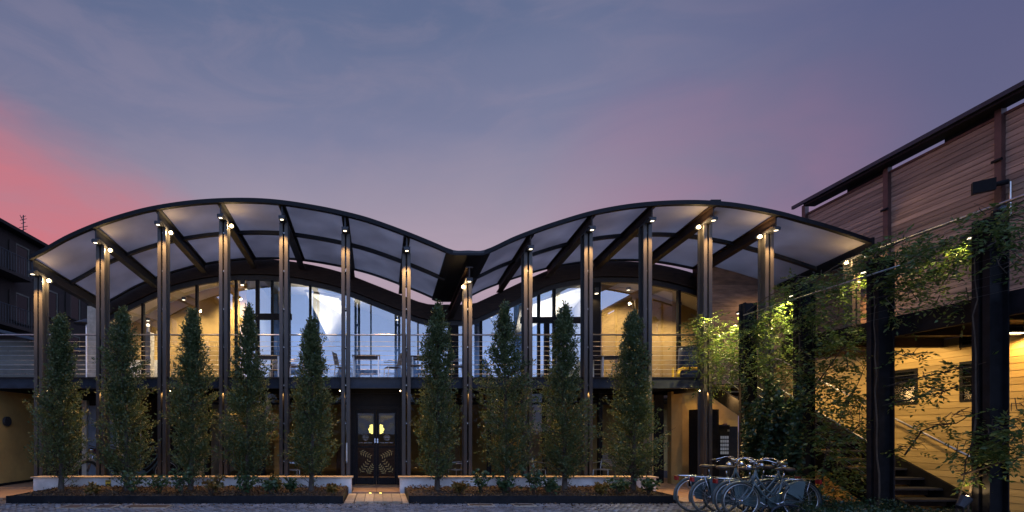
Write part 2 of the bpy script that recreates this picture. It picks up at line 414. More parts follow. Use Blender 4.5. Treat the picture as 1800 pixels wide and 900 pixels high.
pav = empty('pavilion_building', (0, 14.5, 0), 'two storey glazed pavilion with double wave canopy on slender black steel columns', 'building')

def wave_strip(mb, x0, x1, y0, y1, th, top, n=10, zoff=0.0):
    """curved slab following the canopy between x0,x1 and y0,y1"""
    vs = []; fs = []
    for i in range(n + 1):
        x = x0 + (x1 - x0) * i / n
        for (y, dz) in ((y0, 0), (y1, 0), (y1, -th), (y0, -th)): vs.append((x, y, top(x, y) + zoff + dz))
    for i in range(n):
        a = i * 4; b = a + 4
        for k in range(4): fs.append((a + k, a + (k + 1) % 4, b + (k + 1) % 4, b + k))
    fs += [(0, 3, 2, 1), (n * 4, n * 4 + 1, n * 4 + 2, n * 4 + 3)]
    return mb.add(vs, fs)
VX0, VX1 = W(796, 0, YF).x, W(851, 0, YF).x
# translucent canopy panels, two per bay in depth
edges = [XL + .05] + CXS[1:7] + [VX0] ; edges2 = [VX1] + CXS[8:13] + [XR - .03]
YM = 14.2
for ed in (edges, edges2):
    for a, b in zip(ed[:-1], ed[1:]):
        nsub = 1
        for k in range(nsub):
            aa = a + (b - a) * k / nsub; bb = a + (b - a) * (k + 1) / nsub
            for (y0, y1) in ((YF + .07, YM - .05), (YM + .05, YR - .06)):
                wave_strip(MB(), aa + .002, bb - .002, y0, y1, .02, zc, 12, -.045).build('canopy_panel', canopy_m, pav, smooth=False)
for (a, b) in ((XL, VX0), (VX1, XR)):
    wave_strip(MB(), a, b, YF - .03, YF + .06, .105, zc, 60).build('eave_rim', black_steel, pav)
    wave_strip(MB(), a, b, YM - .045, YM + .045, .13, zc, 60, -.02).build('purlin', steel, pav)
    wave_strip(MB(), a, b, YR - .05, YR + .04, .10, zc, 60).build('rear_rim', steel, pav)
VM = (VX0 + VX1) / 2
wave_strip(MB(), VX0 - .16, VX1 + .16, YF - .031, YR + .1, .05, lambda x, y: max(zc(x, y), zc(VM, y)) - .068, 24).build('valley_gutter', black_steel, pav)
wave_strip(MB(), VX0 + .002, VX1 - .002, YF - .03, YF + .06, .066, zc, 8).build('gutter_lip', steel, pav)
box('end_fascia', black_steel, pav, XR + .005, XR + .06, YF - .03, YR, zf(XR) - .42, zf(XR) + .04)
box('roof_vent', black_steel, pav, 8.25, 8.5, 12.9, 13.4, zc(8.3, 13) - .03, zc(8.3, 13) + .22)
MB().bar((8.0, 13, zc(8.1, 13) + .02), (8.4, 13.0, zc(8.3, 13) + .16), .3, .04).build('roof_vent', black_steel, pav)

STAR = {0, 1, 2, 3, 7, 11, 12, 13}
DECK = 2.83
def column(i, x):
    zt = (zf(x) if i != 7 else zf(VX0)) - .07
    zb = zt - .30
    # canopy beam: I section, sloping down to the glazing arch
    dz = DROP * (YR - YF) / (YR - YF)
    bm = MB(); y0, y1 = YF + .06, YR + .02
    if i == 13: y1 = 15.9
    def zz(y, o): return zt + o - DROP * (y - YF) / (YR - YF)
    ztop = -.30 if i == 7 else 0
    for (w, a, b) in ((.17, 0, -.028), (.03, -.028, -.262), (.17, -.262, -.29)):
        vs = [(x + s * w / 2, y, zz(y, o) + (ztop if i == 7 else 0)) for y in (y0, y1) for o in (a, b) for s in (-1, 1)]
        bm.add(vs, [(0, 1, 3, 2), (4, 6, 7, 5), (0, 4, 5, 1), (2, 3, 7, 6), (0, 2, 6, 4), (1, 5, 7, 3)])
    if i != 13: bm.build('canopy_beam', wood_dark if i >= 7 else steel, pav)
    if i == 7: zb -= .30
    ct = zb - .06
    c = MB()
    hw, gap, dp = .105, .022, .13
    cobj = None
    for s in (-1, 1):
        a, b = (x - hw, x - gap) if s < 0 else (x + gap, x + hw)
        p = MB().box(a, b, 13 - dp, 13 - dp + .02, -.03, ct).box(a, b, 13 + dp - .02, 13 + dp, -.03, ct)
        wx = x + s * (gap + .012)
        p.box(wx - .012, wx + .012, 13 - dp + .02, 13 + dp - .02, -.03, ct)
        o = p.build('column', post_steel, pav) if s < 0 else p.build('post', post_steel, cobj)
        if s < 0: cobj = o
    sp = MB()
    for z in np.arange(.7, ct, .95): sp.box(x - gap - .004, x + gap + .004, 13 - .06, 13 + .06, z, z + .07)
    sp.build('spacer', steel, cobj)
    bt = MB()
    for z in np.arange(.735, ct, .95): bt.tube([(x, 13 - .06, z), (x, 13 - .085, z)], .013, 6)
    bt.build('bolt', alu, cobj)
    # head bracket and the lamp under it
    MB().prism([(12.70, zb), (13.14, zb), (13.14, ct), (12.86, ct)], 'x', x - .085, x + .085).build('bracket', steel, cobj)
    MB().box(x - .07, x + .07, 12.60, 12.78, ct - .01, ct + .055).build('downlight', steel, cobj)
    MB().box(x - .036, x + .036, 12.63, 12.69, ct - .018, ct - .011).build('lamp_lens', lamp_white, cobj)
    spot('downlight_beam', (x, 12.66, ct - .03), (random.uniform(-.03, .03), .10, -1), 430 * random.uniform(.7, 1.25), GOLD, 60, .7, .03, cobj)
    if i in STAR:
        sx = x + (.16 if i < 7 else (-.10 if i == 7 else -.19)); sy = 13.1 if i < 7 else 13.0
        MB().ball((sx, sy - .06, ct - .06), .045, 10, 8).build('spot_bulb', lamp_warm, cobj, smooth=True)
        MB().tube([(sx, sy + .0, ct - .05), (sx, sy + .07, ct - .03)], [.05, .045], 10).build('spot_housing', steel, cobj)
        spot('spot_beam', (sx, sy - .12, ct - .07), (0, -.55, -1), 70, WARM, 100, .6, .04, cobj); point('spot_spill', (sx, sy - .14, ct - .08), 17, WARM, .04, cobj)
    # little lamp in the slot of the column below the balcony
    if i < 12:
        MB().box(x - gap + .003, x + gap - .003, 12.93, 12.99, 2.47, 2.53).build('slot_lamp', steel, cobj)
        spot('slot_beam', (x, 12.935, 2.45), (0, .05, -1), 9, AMBER, 120, .6, .02, cobj)
        if i in (0, 1, 2, 10, 11, 6, 5):
            sx = x + (.17 if i < 5 else -.15)
            MB().ball((sx, 12.97, 2.50), .014, 8, 6).build('spot_bulb', lamp_warm, cobj, smooth=True)
for i, x in enumerate(CXS): column(i, x)
# lamps behind the columns under the balcony that graze the trees from behind
for i in range(0, 12):
    x = CXS[i]
    spot('porch_beam', (x + .32, 12.95, 2.42), (0.25, -1, -.75), 60, GOLD, 130, .7, .16, pav)

# deck, fascia and soffit of the balcony
XD0, XD1 = -11.6, 8.45
for k in range(13):
    y = 13.14 + k * .235
    box('deck_board', deckm, pav, XD0, XD1, y, y + .225, DECK - .03, DECK)
box('fascia', steel_blue, pav, XD0, XD1, 13.135, 13.155 - .03, DECK - .25, DECK + .012)
box('fascia_flange', steel_blue, pav, XD0, XD1, 13.06, 13.12, DECK - .262, DECK - .25)
box('fascia_flange', steel_blue, pav, XD0, XD1, 13.06, 13.12, DECK + .013, DECK + .026)
box('soffit', black_steel, pav, XD0, XD1 - .3, 13.16, 16.3, DECK - .20, DECK - .04)
for x in CXS[:12]: box('soffit_joist', black_steel, pav, x - .05, x + .05, 13.17, 16.2, DECK - .32, DECK - .201)

# glazing arch with frame and panes
def arch(mb, x0, x1, y0, y1, top, th, n=70):
    vs = []; fs = []
    for i in range(n + 1):
        x = x0 + (x1 - x0) * i / n
        for (y, o) in ((y0, 0), (y1, 0), (y1, -th), (y0, -th)): vs.append((x, y, top(x) + o))
    for i in range(n):
        a = i * 4; b = a + 4
        for k in range(4): fs.append((a + k, a + (k + 1) % 4, b + (k + 1) % 4, b + k))
    fs += [(0, 3, 2, 1), (n * 4, n * 4 + 1, n * 4 + 2, n * 4 + 3)]
    return mb.add(vs, fs)
GX0, GX1 = W(160, 0, YG).x, 12.05
arch(MB(), GX0, GX1, YG - .06, YG + .16, zr, .47).build('arch_beam', wood_dark, pav)
arch(MB(), GX0, GX1, YG - .10, YG - .061, lambda x: zr(x) - .445, .035).build('arch_trim', wood_dark, pav)
arch(MB(), GX0, GX1, YG + .02, YG + .12, lambda x: zr(x) - .471, .17).build('arch_frame', steel, pav)
mull = [W(p, 0, YG).x for p in (176, 250, 345, 414, 452, 478, 507, 545, 652, 735, 797, 846, 948, 975, 1047, 1195, 1262, 1335)]
big = {797, 1047}
def pane(x0, x1, n=8, z0=DECK, ztop=None):
    vs = [(x0, YG + .07, z0), (x1, YG + .07, z0)]
    for i in range(n + 1):
        x = x1 + (x0 - x1) * i / n; vs.append((x, YG + .07, min(zr(x) - .63, ztop) if ztop else zr(x) - .63))
    MB().add(vs, [tuple(range(len(vs)))]).build('pane', glass_up, pav)
for a, b in zip(mull[:-1], mull[1:]): pane(a + .025, b - .025)
for p, x in zip((176, 250, 345, 414, 452, 478, 507, 545, 652, 735, 797, 846, 948, 975, 1047, 1195, 1262, 1335), mull):
    w = .16 if p in big else (.055 if p in (452, 507) else (.006 if p in (652, 735) else .035))
    box('mullion', black_steel, pav, x - w, x + w, YG + .0, YG + .14, DECK, zr(x) - .63)
for (a, b) in ((452, 507), (925, 1047), (452, 507)):
    pass
for (a, b, y) in ((440, 512, 556), (916, 1040, 562)):
    x0, x1 = W(a, 0, YG).x, W(b, 0, YG).x; z = W(a, y, YG).z
    box('transom', black_steel, pav, x0, x1, YG - .005, YG + .13, z - .09, z + .09)
for p in (925, 962):
    x = W(p, 0, YG).x; box('door_stile', black_steel, pav, x - .07, x + .07, YG - .008, YG + .12, DECK, W(p, 562, YG).z - .1)
box('glazing_sill', black_steel, pav, GX0, GX1, YG - .02, YG + .15, DECK + .001, DECK + .10)
box('end_pier', cap_m, pav, -9.05, -8.78, 16.0, 16.5, DECK, 5.35)

# rooms behind the glass
arch(MB(), GX0, GX1, YG + .18, 22.6, lambda x: zr(x) - .06, .10, 50).build('hall_roof', plaster_int, pav)
box('hall_floor', deckm, pav, -9.2, 12.05, YG + .16, 22.6, DECK - .3, DECK - .002)
arch(MB(), GX0, GX1, 22.62, 22.8, lambda x: zr(x) - .2, 4.2, 40).build('back_wall', plaster_sky, pav)
xa, xb, xc, xd = -4.25, -1.15, 5.2, 7.05
box('partition', plaster_int, pav, xa, xa + .1, YG + .3, 22.6, DECK, 6.5)
arch(MB(), -8.9, xa - .01, 18.2, 18.3, lambda x: zr(x) - .17, 3.6, 24).build('partition', plaster_yellow, pav)
box('partition', plaster_int, pav, xd, xd + .1, YG + .5, 22.6, DECK, 6.5)
arch(MB(), xd + .11, 11.9, 18.2, 18.3, lambda x: zr(x) - .17, 3.6, 24).build('partition', plaster_yellow, pav)
arch(MB(), xa + .11, xd - .01, 19.6, 19.7, lambda x: zr(x) - .17, 3.6, 50).build('partition', plaster_sky, pav)
box('cupboard', plaster_white, pav, -8.6, -7.6, 17.8, 18.19, DECK, DECK + 1.1)
# sloping white soffit that the strong hall lamp washes
MB().add([(-2.45, 17.0, 6.05), (-1.35, 17.0, 5.85), (-1.2, 18.8, 5.6), (-1.75, 18.6, 4.6), (-2.5, 17.05, 6.15), (-1.3, 17.05, 5.95), (-1.1, 18.85, 5.7), (-1.7, 18.65, 4.65)],
         [(0, 1, 2, 3), (4, 7, 6, 5), (0, 4, 5, 1), (1, 5, 6, 2), (2, 6, 7, 3), (3, 7, 4, 0)]).build('lit_soffit', plaster_white, pav)
MB().add([(4.6, 17.0, 5.5), (7.0, 17.0, 6.35), (7.0, 18.8, 5.9), (4.9, 18.8, 5.0), (4.6, 17.05, 5.6), (7.0, 17.05, 6.45), (7.0, 18.85, 6.0), (4.9, 18.85, 5.1)],
         [(0, 1, 2, 3), (4, 7, 6, 5), (0, 4, 5, 1), (1, 5, 6, 2), (2, 6, 7, 3), (3, 7, 4, 0)]).build('lit_soffit', plaster_white, pav)
def ceiling_lamp(x, y, z, watts, c, lens=True, aim=(0, 0, -1), size=150):
    h = MB().tube([(x, y, z + .08), (x, y, z)], .07, 12).build('ceiling_lamp', steel, pav)
    if lens: MB().tube([(x, y, z - .002), (x, y, z - .014)], .05, 12).build('lamp_lens', lamp_white, h)
    spot('ceiling_beam', (x, y, z - .03), aim, watts, c, size, .8, .08, h)
ceiling_lamp(-6.6, 17.4, 5.9, 420, SOFT); ceiling_lamp(-5.2, 17.4, 6.2, 520, SOFT, True, (.25, .2, -1)); ceiling_lamp(-7.8, 17.4, 5.2, 200, SOFT)
ceiling_lamp(8.3, 17.3, 6.2, 420, SOFT); ceiling_lamp(10.0, 17.3, 5.7, 320, SOFT)
ceiling_lamp(-3.2, 18.2, 6.1, 70, COOL); ceiling_lamp(.6, 18.2, 5.4, 90, COOL); ceiling_lamp(3.9, 18.2, 5.5, 90, COOL); ceiling_lamp(6.1, 18.9, 6.0, 40, COOL)
spot('soffit_wash', (-1.9, 17.6, 4.0), (0.05, .1, 1), 520, (1, .90, .74), 80, .9, .25, pav)
spot('soffit_wash', (5.8, 17.6, 4.0), (0.0, .1, 1), 520, (1, .90, .74), 95, .9, .25, pav)
for (px, py) in ((425, 497), (1050, 512)):
    p = W(px, py, YG - .22); h = MB().box(p.x - .05, p.x + .05, p.y, p.y + .16, p.z - .05, p.z + .12).build('wall_lamp', steel, pav)
    MB().box(p.x - .04, p.x + .04, p.y + .01, p.y + .1, p.z - .065, p.z - .052).build('lamp_lens', lamp_white, h)
    spot('wall_beam', (p.x, p.y + .05, p.z - .08), (0, 0, -1), 14, WARM, 120, .6, .03, h)

# ground floor: glass front behind the columns, rooms behind it
YD = 13.95
GXa, GXb = -5.35, 6.75
lowm = [-5.35] + [(CXS[i] + CXS[i + 1]) / 2 - (0 if i != 5 else 0) for i in (2, 3, 4)] + [-.78, .56] + [(CXS[i] + CXS[i + 1]) / 2 for i in (7, 8, 9)] + [6.75]
for k, x in enumerate(lowm): box('shopfront_post', black_steel, pav, x - .05, x + .05, YD - .06, YD + .06, .03, DECK - .34)
box('shopfront_head', black_steel, pav, GXa, GXb, YD - .07, YD + .07, DECK - .335, DECK - .205)
for a, b in zip(lowm[:-1], lowm[1:]):
    if abs(a + .78) < .01: continue
    MB().add([(a + .05, YD, .06), (b - .05, YD, .06), (b - .05, YD, DECK - .34), (a + .05, YD, DECK - .34)], [(0, 1, 2, 3)]).build('pane', glass_low, pav)
    box('transom', black_steel, pav, a + .051, b - .051, YD - .03, YD + .03, 2.2, 2.26)
    box('rail', black_steel, pav, a + .051, b - .051, YD - .03, YD + .03, .03, .12)
box('room_wall', plaster_yellow, pav, -5.4, 11.9, 19.0, 19.1, .03, DECK - .21)
box('room_wall', plaster_white, pav, -5.45, -5.35, YD + .1, 19, .03, DECK - .35)
box('room_wall', board_yellow, pav, -3.35, -3.0, 16.4, 16.6, .03, DECK - .35)
box('room_wall', board_grey, pav, 1.6, 2.6, 16.8, 17.0, .03, DECK - .35)
box('room_wall', plaster_yellow, pav, 3.85, 4.4, 16.2, 16.4, .03, DECK - .35)
box('counter', wood_dark, pav, -1.4, .9, 16.6, 17.2, .03, 1.05)
for k in range(5): box('inner_stair_tread', board_yellow, pav, -4.9 + k * .16, -3.8 + k * .16, 15.2 + k * .24, 15.5 + k * .24, 1.95 - k * .19, 2.0 - k * .19)
for (x, y, z, wts) in ((-4.4, 15.0, 2.3, 26), (-2.4, 15.5, 2.3, 12), (0, 16.0, 2.3, 60), (2.6, 15.4, 2.3, 10), (4.2, 15.2, 2.3, 24), (5.9, 15.0, 2.3, 24)):
    h = MB().tube([(x, y, z + .27), (x, y, z)], .06, 10).build('pendant_lamp', steel, pav)
    MB().tube([(x, y, z - .002), (x, y, z - .012)], .045, 10).build('lamp_lens', lamp_white, h)
    spot('pendant_beam', (x, y, z - .03), (0, 0, -1), wts, WARM, 140, .7, .05, h)
box('room_ceiling', black_steel, pav, -9.2, 12, 16.4, 19.1, DECK - .36, DECK - .305)
# left passage: pale blue door, cream jambs
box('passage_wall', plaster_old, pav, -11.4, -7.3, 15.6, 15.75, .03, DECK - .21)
bd = box('door', blue_door, pav, -8.75, -7.85, 15.53, 15.585, .05, 2.25)
for z in (.35, 1.0, 1.65): box('panel', blue_door, bd, -8.62, -7.98, 15.515, 15.529, z, z + .5)
box('door_jamb', plaster_int, pav, -7.84, -7.5, 15.40, 15.599, .03, 2.4)
box('door_jamb', plaster_int, pav, -8.9, -8.76, 15.45, 15.599, .03, 2.4)
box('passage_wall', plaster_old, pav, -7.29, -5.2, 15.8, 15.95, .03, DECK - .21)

# entrance double door
def sprig(mb, x, z, ang, ln, y, n=6, s=1.0):
    ca, sa = math.cos(ang), math.sin(ang)
    mb.add([(x, y, z - .004), (x + ca * ln, y, z + sa * ln - .002), (x + ca * ln, y, z + sa * ln + .002), (x, y, z + .004)], [(0, 1, 2, 3)])
    for k in range(n):
        t = (k + .6) / n
        for sd in (-1, 1):
            a = ang + sd * .95; L1 = .085 * s * (1.1 - .4 * t); bx, bz = x + ca * ln * t, z + sa * ln * t
            c2, s2 = math.cos(a), math.sin(a); nx, nz = -s2 * .011 * s, c2 * .011 * s
            mb.add([(bx, y, bz), (bx + c2 * L1 * .5 + nx, y, bz + s2 * L1 * .5 + nz), (bx + c2 * L1, y, bz + s2 * L1), (bx + c2 * L1 * .5 - nx, y, bz + s2 * L1 * .5 - nz)], [(0, 1, 2, 3)])
fr = MB().box(-.73, -.66, YD - .08, YD + .08, .046, 2.16).box(.46, .51, YD - .08, YD + .08, .046, 2.16).box(-.659, .459, YD - .08, YD + .08, 2.06, 2.16)
fr.build('door_frame', black_steel, pav)
box('door_header', black_steel, pav, -.73, .51, YD - .03, YD + .03, 2.165, DECK - .34)
for s in (-1, 1):
    x0, x1 = (-.655, -.105) if s < 0 else (-.095, .455)
    st = MB().box(x0, x0 + .062, YD - .05, YD, .05, 2.055).box(x1 - .062, x1, YD - .05, YD, .05, 2.055).box(x0 + .063, x1 - .063, YD - .05, YD, 1.965, 2.055)
    st.box(x0 + .063, x1 - .063, YD - .05, YD, .05, .24).box(x0 + .063, x1 - .063, YD - .05, YD, 1.04, 1.09)
    dl = st.build('door', black_steel, pav)
    MB().add([(x0 + .06, YD - .02, .24), (x1 - .06, YD - .02, .24), (x1 - .06, YD - .02, 1.966), (x0 + .06, YD - .02, 1.966)], [(0, 1, 2, 3)]).build('pane', glass_low, dl)
    hx = x1 - .03 if s < 0 else x0 + .03
    MB().box(hx - .016, hx + .016, YD - .085, YD - .052, 1.17, 1.29).build('handle', chrome, dl)
    yy = YD - .028
    ox = x0 + .10 if s < 0 else x1 - .10; dr = 1 if s < 0 else -1
    up = MB()
    for (dx, z, an, ln) in ((.02, 1.90, -.35, .20), (.16, 1.92, -.75, .22), (.27, 1.93, -1.25, .20), (.0, 1.72, -.95, .24)):
        a = an if dr > 0 else math.pi - an
        sprig(up, ox + dr * dx, z, a, ln, yy, 4, 1.0)
    up.box(min(ox, ox + dr * .33), max(ox, ox + dr * .33), yy - .001, yy, 1.855, 1.885)
    up.build('leaf_print', gold_print, dl, kind='stuff')
    lo = MB()
    for (dx, z, an, ln) in ((.0, .95, -.45, .34), (.01, .36, .95, .42), (.20, .33, .95, .30)):
        a = an if dr > 0 else math.pi - an
        sprig(lo, ox + dr * dx, z, a, ln, yy, 5, 1.25)
    lo.build('leaf_print', gold_print, dl, kind='stuff')
    em = MB(); cx = ox + dr * .17; cz = 1.30
    for k in range(9): sprig(em, cx, cz, .25 + k * .33, .09, yy - .003, 2, .5)
    em.box(cx - .07, cx + .07, yy - .004, yy - .003, 1.262, 1.272).box(cx - .04, cx + .04, yy - .004, yy - .003, 1.236, 1.246)
    for k in range(17):
        if k % 6 != 5: em.box(cx - .17 + k * .02, cx - .157 + k * .02, yy - .004, yy - .003, 1.165, 1.187)
    em.build('crest_print', white_print, dl, kind='stuff')
    gx = (x1 - .086) if s < 0 else (x0 + .086)
    gl = MB()
    for (dx, dz, r) in ((.0, .0, .055), (.05, .03, .045), (.045, -.045, .045), (.085, -.01, .04), (.02, .08, .045), (.06, .085, .03), (.02, -.09, .045), (.07, -.08, .03)):
        c0 = gx - dx if s < 0 else gx + dx; poly = []
        for k in range(10):
            a = 2 * math.pi * k / 10; px_ = c0 + r * math.cos(a)
            px_ = min(px_, gx - .002) if s < 0 else max(px_, gx + .002)
            poly.append((px_, 1.545 + dz + r * math.sin(a)))
        gl.prism(poly, 'y', yy + .06 + dx * .03, yy + .07 + dx * .03)
    gl.build('glowing_tree_sign', sign_glow, dl)
point('sign_light', (-.1, YD + .25, 1.55), 3, (1, .85, .3), .1, pav)
for x in (-.23, .01):
    o = MB().tube([(x, 12.18, .005), (x, 12.18, .03)], .035, 10).build('floor_lamp', alu, loc=(x, 12.18, 0))
    tag(o, ('left' if x < -.1 else 'right') + ' one of two small yellow floor lamps before the entrance threshold', 'floor lamp', 'threshold floor lamps')
    MB().tube([(x, 12.18, .031), (x, 12.18, .036)], .028, 10).build('lamp_lens', lamp_green, o)
    spot('floor_beam', (x, 12.18, .06), (0, -.3, 1), 6, (1, .85, .25), 160, .6, .03, o)
point('door_glow', (-.1, 12.9, 2.3), 3, WARM, .05, pav)
t = empty('wall_tube_lamp', (CXS[5] + .12, 12.8, 0), 'slim white tube lamp fixed upright beside the entrance column', 'lamp')
MB().tube([(CXS[5] + .03, 12.79, .75), (CXS[5] + .03, 12.79, 1.2)], .028, 10).build('tube', alu, t); MB().tube([(CXS[5] + .03, 12.79, .70), (CXS[5] + .03, 12.79, .749)], .034, 10).build('end_cap', chrome, t)
# right end of the ground floor: ochre jambs, dark cabinet wall
box('jamb', plaster_yellow, pav, 7.25, 7.5, 14.2, 14.4, .03, DECK - .33)
box('jamb', plaster_yellow, pav, 8.05, 8.35, 14.3, 14.5, .03, DECK - .25)
box('jamb', black_steel, pav, 7.55, 7.95, 14.5, 14.7, .03, DECK - .33)
box('cabinet_wall', black_steel, pav, 8.2, 8.74, 13.35, 13.75, .03, 2.05)
box('rear_wall', plaster_yellow, pav, 8.4, 10.1, 14.6, 14.75, .03, DECK - .05)
bh = box('rear_door', black_steel, pav, 9.75, 10.05, 14.55, 14.599, .03, 1.62); box('door_frame', post_red, bh, 9.66, 9.749, 14.54, 14.599, .03, 1.70)
spot('rear_beam', (9.1, 14.0, 2.4), (0, .55, -1), 8, AMBER, 130, .6, .05, pav)
point('jamb_glow', (8.0, 13.6, 2.4), 2.5, AMBER, .05, pav)

vm = empty('vending_machine', (9.1, 14.2, .03), 'narrow grey vending machine with lit button grid under the staircase', 'vending machine')
MB().box(9.22, 9.54, 14.12, 14.45, .031, 1.66).build('cabinet', steel, vm); box('display', black_steel, vm, 9.24, 9.52, 14.10, 14.119, .75, 1.62)
for r in range(5):
    for c in range(4): box('button', panel_glow, vm, 9.27 + c * .058, 9.27 + c * .058 + .046, 14.09, 14.099, .86 + r * .105, .86 + r * .105 + .075)
box('coin_panel', alu, vm, 9.46, 9.51, 14.09, 14.099, 1.48, 1.53)

# ------------------------------------------------------------------ balcony railing
rl = empty('balcony_railing', (0, 13.3, DECK), 'steel balcony railing with round handrail and thin horizontal cables along the front', 'railing')
MB().tube([(-11.6, 13.24, 3.95), (8.1, 13.24, 3.95)], .021, 8).build('handrail', alu, rl, smooth=True)
for k in range(8):
    z = DECK + .12 + k * .118
    if k == 5: z += .0
    MB().tube([(-11.6, 13.25, z), (8.1, 13.25, z)], .004 if k not in (6,) else .006, 4).build('cable', alu, rl)
for x in [-10.2] + CXS[:12]: box('baluster', steel, rl, x - .02, x + .02, 13.225, 13.275, DECK, 3.935)

# ------------------------------------------------------------------ low white walls and steel edged beds
def lowwall(x0, x1, label):
    e = empty('low_wall', ((x0 + x1) / 2, 12.6, 0), label, 'low wall', 'low walls before the columns')
    box('wall_body', plaster_white, e, x0, x1, 12.47, 12.73, -.02, .36)
    n = max(1, round((x1 - x0) / 1.5))
    for i in range(n):
        a = x0 - .04 + (x1 - x0 + .08) * i / n; b = x0 - .04 + (x1 - x0 + .08) * (i + 1) / n
        box('coping', cap_m, e, a + .002, b - .002, 12.42, 12.78, .361, .389)
    return e
lowwall(-8.35, -.69, 'low white plastered wall running from the ochre wall to the entrance door')
lowwall(.48, 6.65, 'low white plastered wall running from the entrance door to the bicycles')
def bed(x0, x1, label):
    e = empty('planting_bed', ((x0 + x1) / 2, 11.5, 0), label, 'planting bed', 'steel edged planting beds')
    box('edging', black_steel, e, x0, x1, 10.66, 10.685, -.03, .155)
    for x, yb in ((x0, 12.2), (x1, 12.2)): box('edging', black_steel, e, x - (0 if x == x0 else .025), x + (.025 if x == x0 else 0), 10.686, 12.46, -.03, .15)
    nx, ny = 120, 16; X = np.linspace(x0 + .026, x1 - .026, nx); Y = np.linspace(10.687, 12.46, ny)
    XX, YY = np.meshgrid(X, Y, indexing='ij'); ZZ = .10 + .05 * (YY - 10.687) / 1.8 + rng.normal(0, .012, XX.shape) + .03 * np.sin(XX * 2.1) * np.sin(YY * 3)
    V = np.stack([XX, YY, ZZ], -1).reshape(-1, 3); I = np.arange(nx * ny).reshape(nx, ny)
    Q = np.stack([I[:-1, :-1], I[1:, :-1], I[1:, 1:], I[:-1, 1:]], -1).reshape(-1, 4)
    np_mesh('soil', V, Q, soil_m, e)
    n = int((x1 - x0) * 520); P = np.stack([rng.uniform(x0 + .05, x1 - .05, n), rng.uniform(10.7, 12.44, n), np.zeros(n)], 1)
    P[:, 2] = .115 + .05 * (P[:, 1] - 10.687) / 1.8 + rng.uniform(0, .035, n)
    Dv = rng.normal(size=(n, 3)); Dv[:, 2] *= .35
    V, Q = leaf_quads(P, Dv, rng.uniform(.03, .07, n), rng.uniform(.02, .045, n)); np_mesh('leaf_litter', V, Q, leaf_litter, e, kind='stuff')
    return e
bed(-7.7, -.76, 'planting bed with black steel edging between ochre wall and entrance')
bed(.59, 6.15, 'planting bed with black steel edging between entrance and bicycles')
for (x, lb) in ((W(190, 0, 12.46).x, 'small yellow warning plate on the white wall near the second tree'), (W(1141, 0, 12.46).x, 'small yellow warning plate at the bicycle end of the white wall')):
    o = box('warning_plate', yellow_sign, None, x - .065, x + .065, 12.455, 12.466, .15, .31, loc=(x, 12.46, .15)); tag(o, lb, 'sign', 'yellow warning plates')
    box('header_print', dark_print, o, x - .055, x + .055, 12.452, 12.4545, .275, .297)
    MB().prism([(x - .04, .19), (x + .04, .19), (x + .025, .215), (x + .008, .215), (x, .25), (x - .008, .215), (x - .025, .215)], 'y', 12.452, 12.4545).build('symbol_print', dark_print, o)
# covers and parking marks in the yard
for k, (pa, pb, ya, yb, lb) in enumerate(((112, 150, 9.95, 10.4, 'dark cover plate in the paving, first from the ochre wall'), (166, 205, 9.95, 10.4, 'dark cover plate in the paving, second from the ochre wall'),
                                    (222, 300, 10.0, 10.4, 'wide dark cover plate in the paving below the second tree'), (826, 872, 10.25, 10.55, 'small rusty drain cover right of the entrance'), (905, 945, 10.25, 10.55, 'small rusty drain cover below the seventh tree'))):
    x0, x1 = W(pa, 0, 10.2).x, W(pb, 0, 10.2).x
    e = empty('cover_plate', ((x0 + x1) / 2, (ya + yb) / 2, 0), lb, 'drain cover', 'covers in the paving')
    box('plate', rust_m, e, x0 + .03, x1 - .03, ya + .03, yb - .03, -.03, .013)
    MB().box(x0, x1, ya, ya + .029, -.03, .016).box(x0, x1, yb - .029, yb, -.03, .016).box(x0, x0 + .029, ya + .03, yb - .03, -.03, .016).box(x1 - .029, x1, ya + .03, yb - .03, -.03, .016).build('rim', kerbs_m, e)

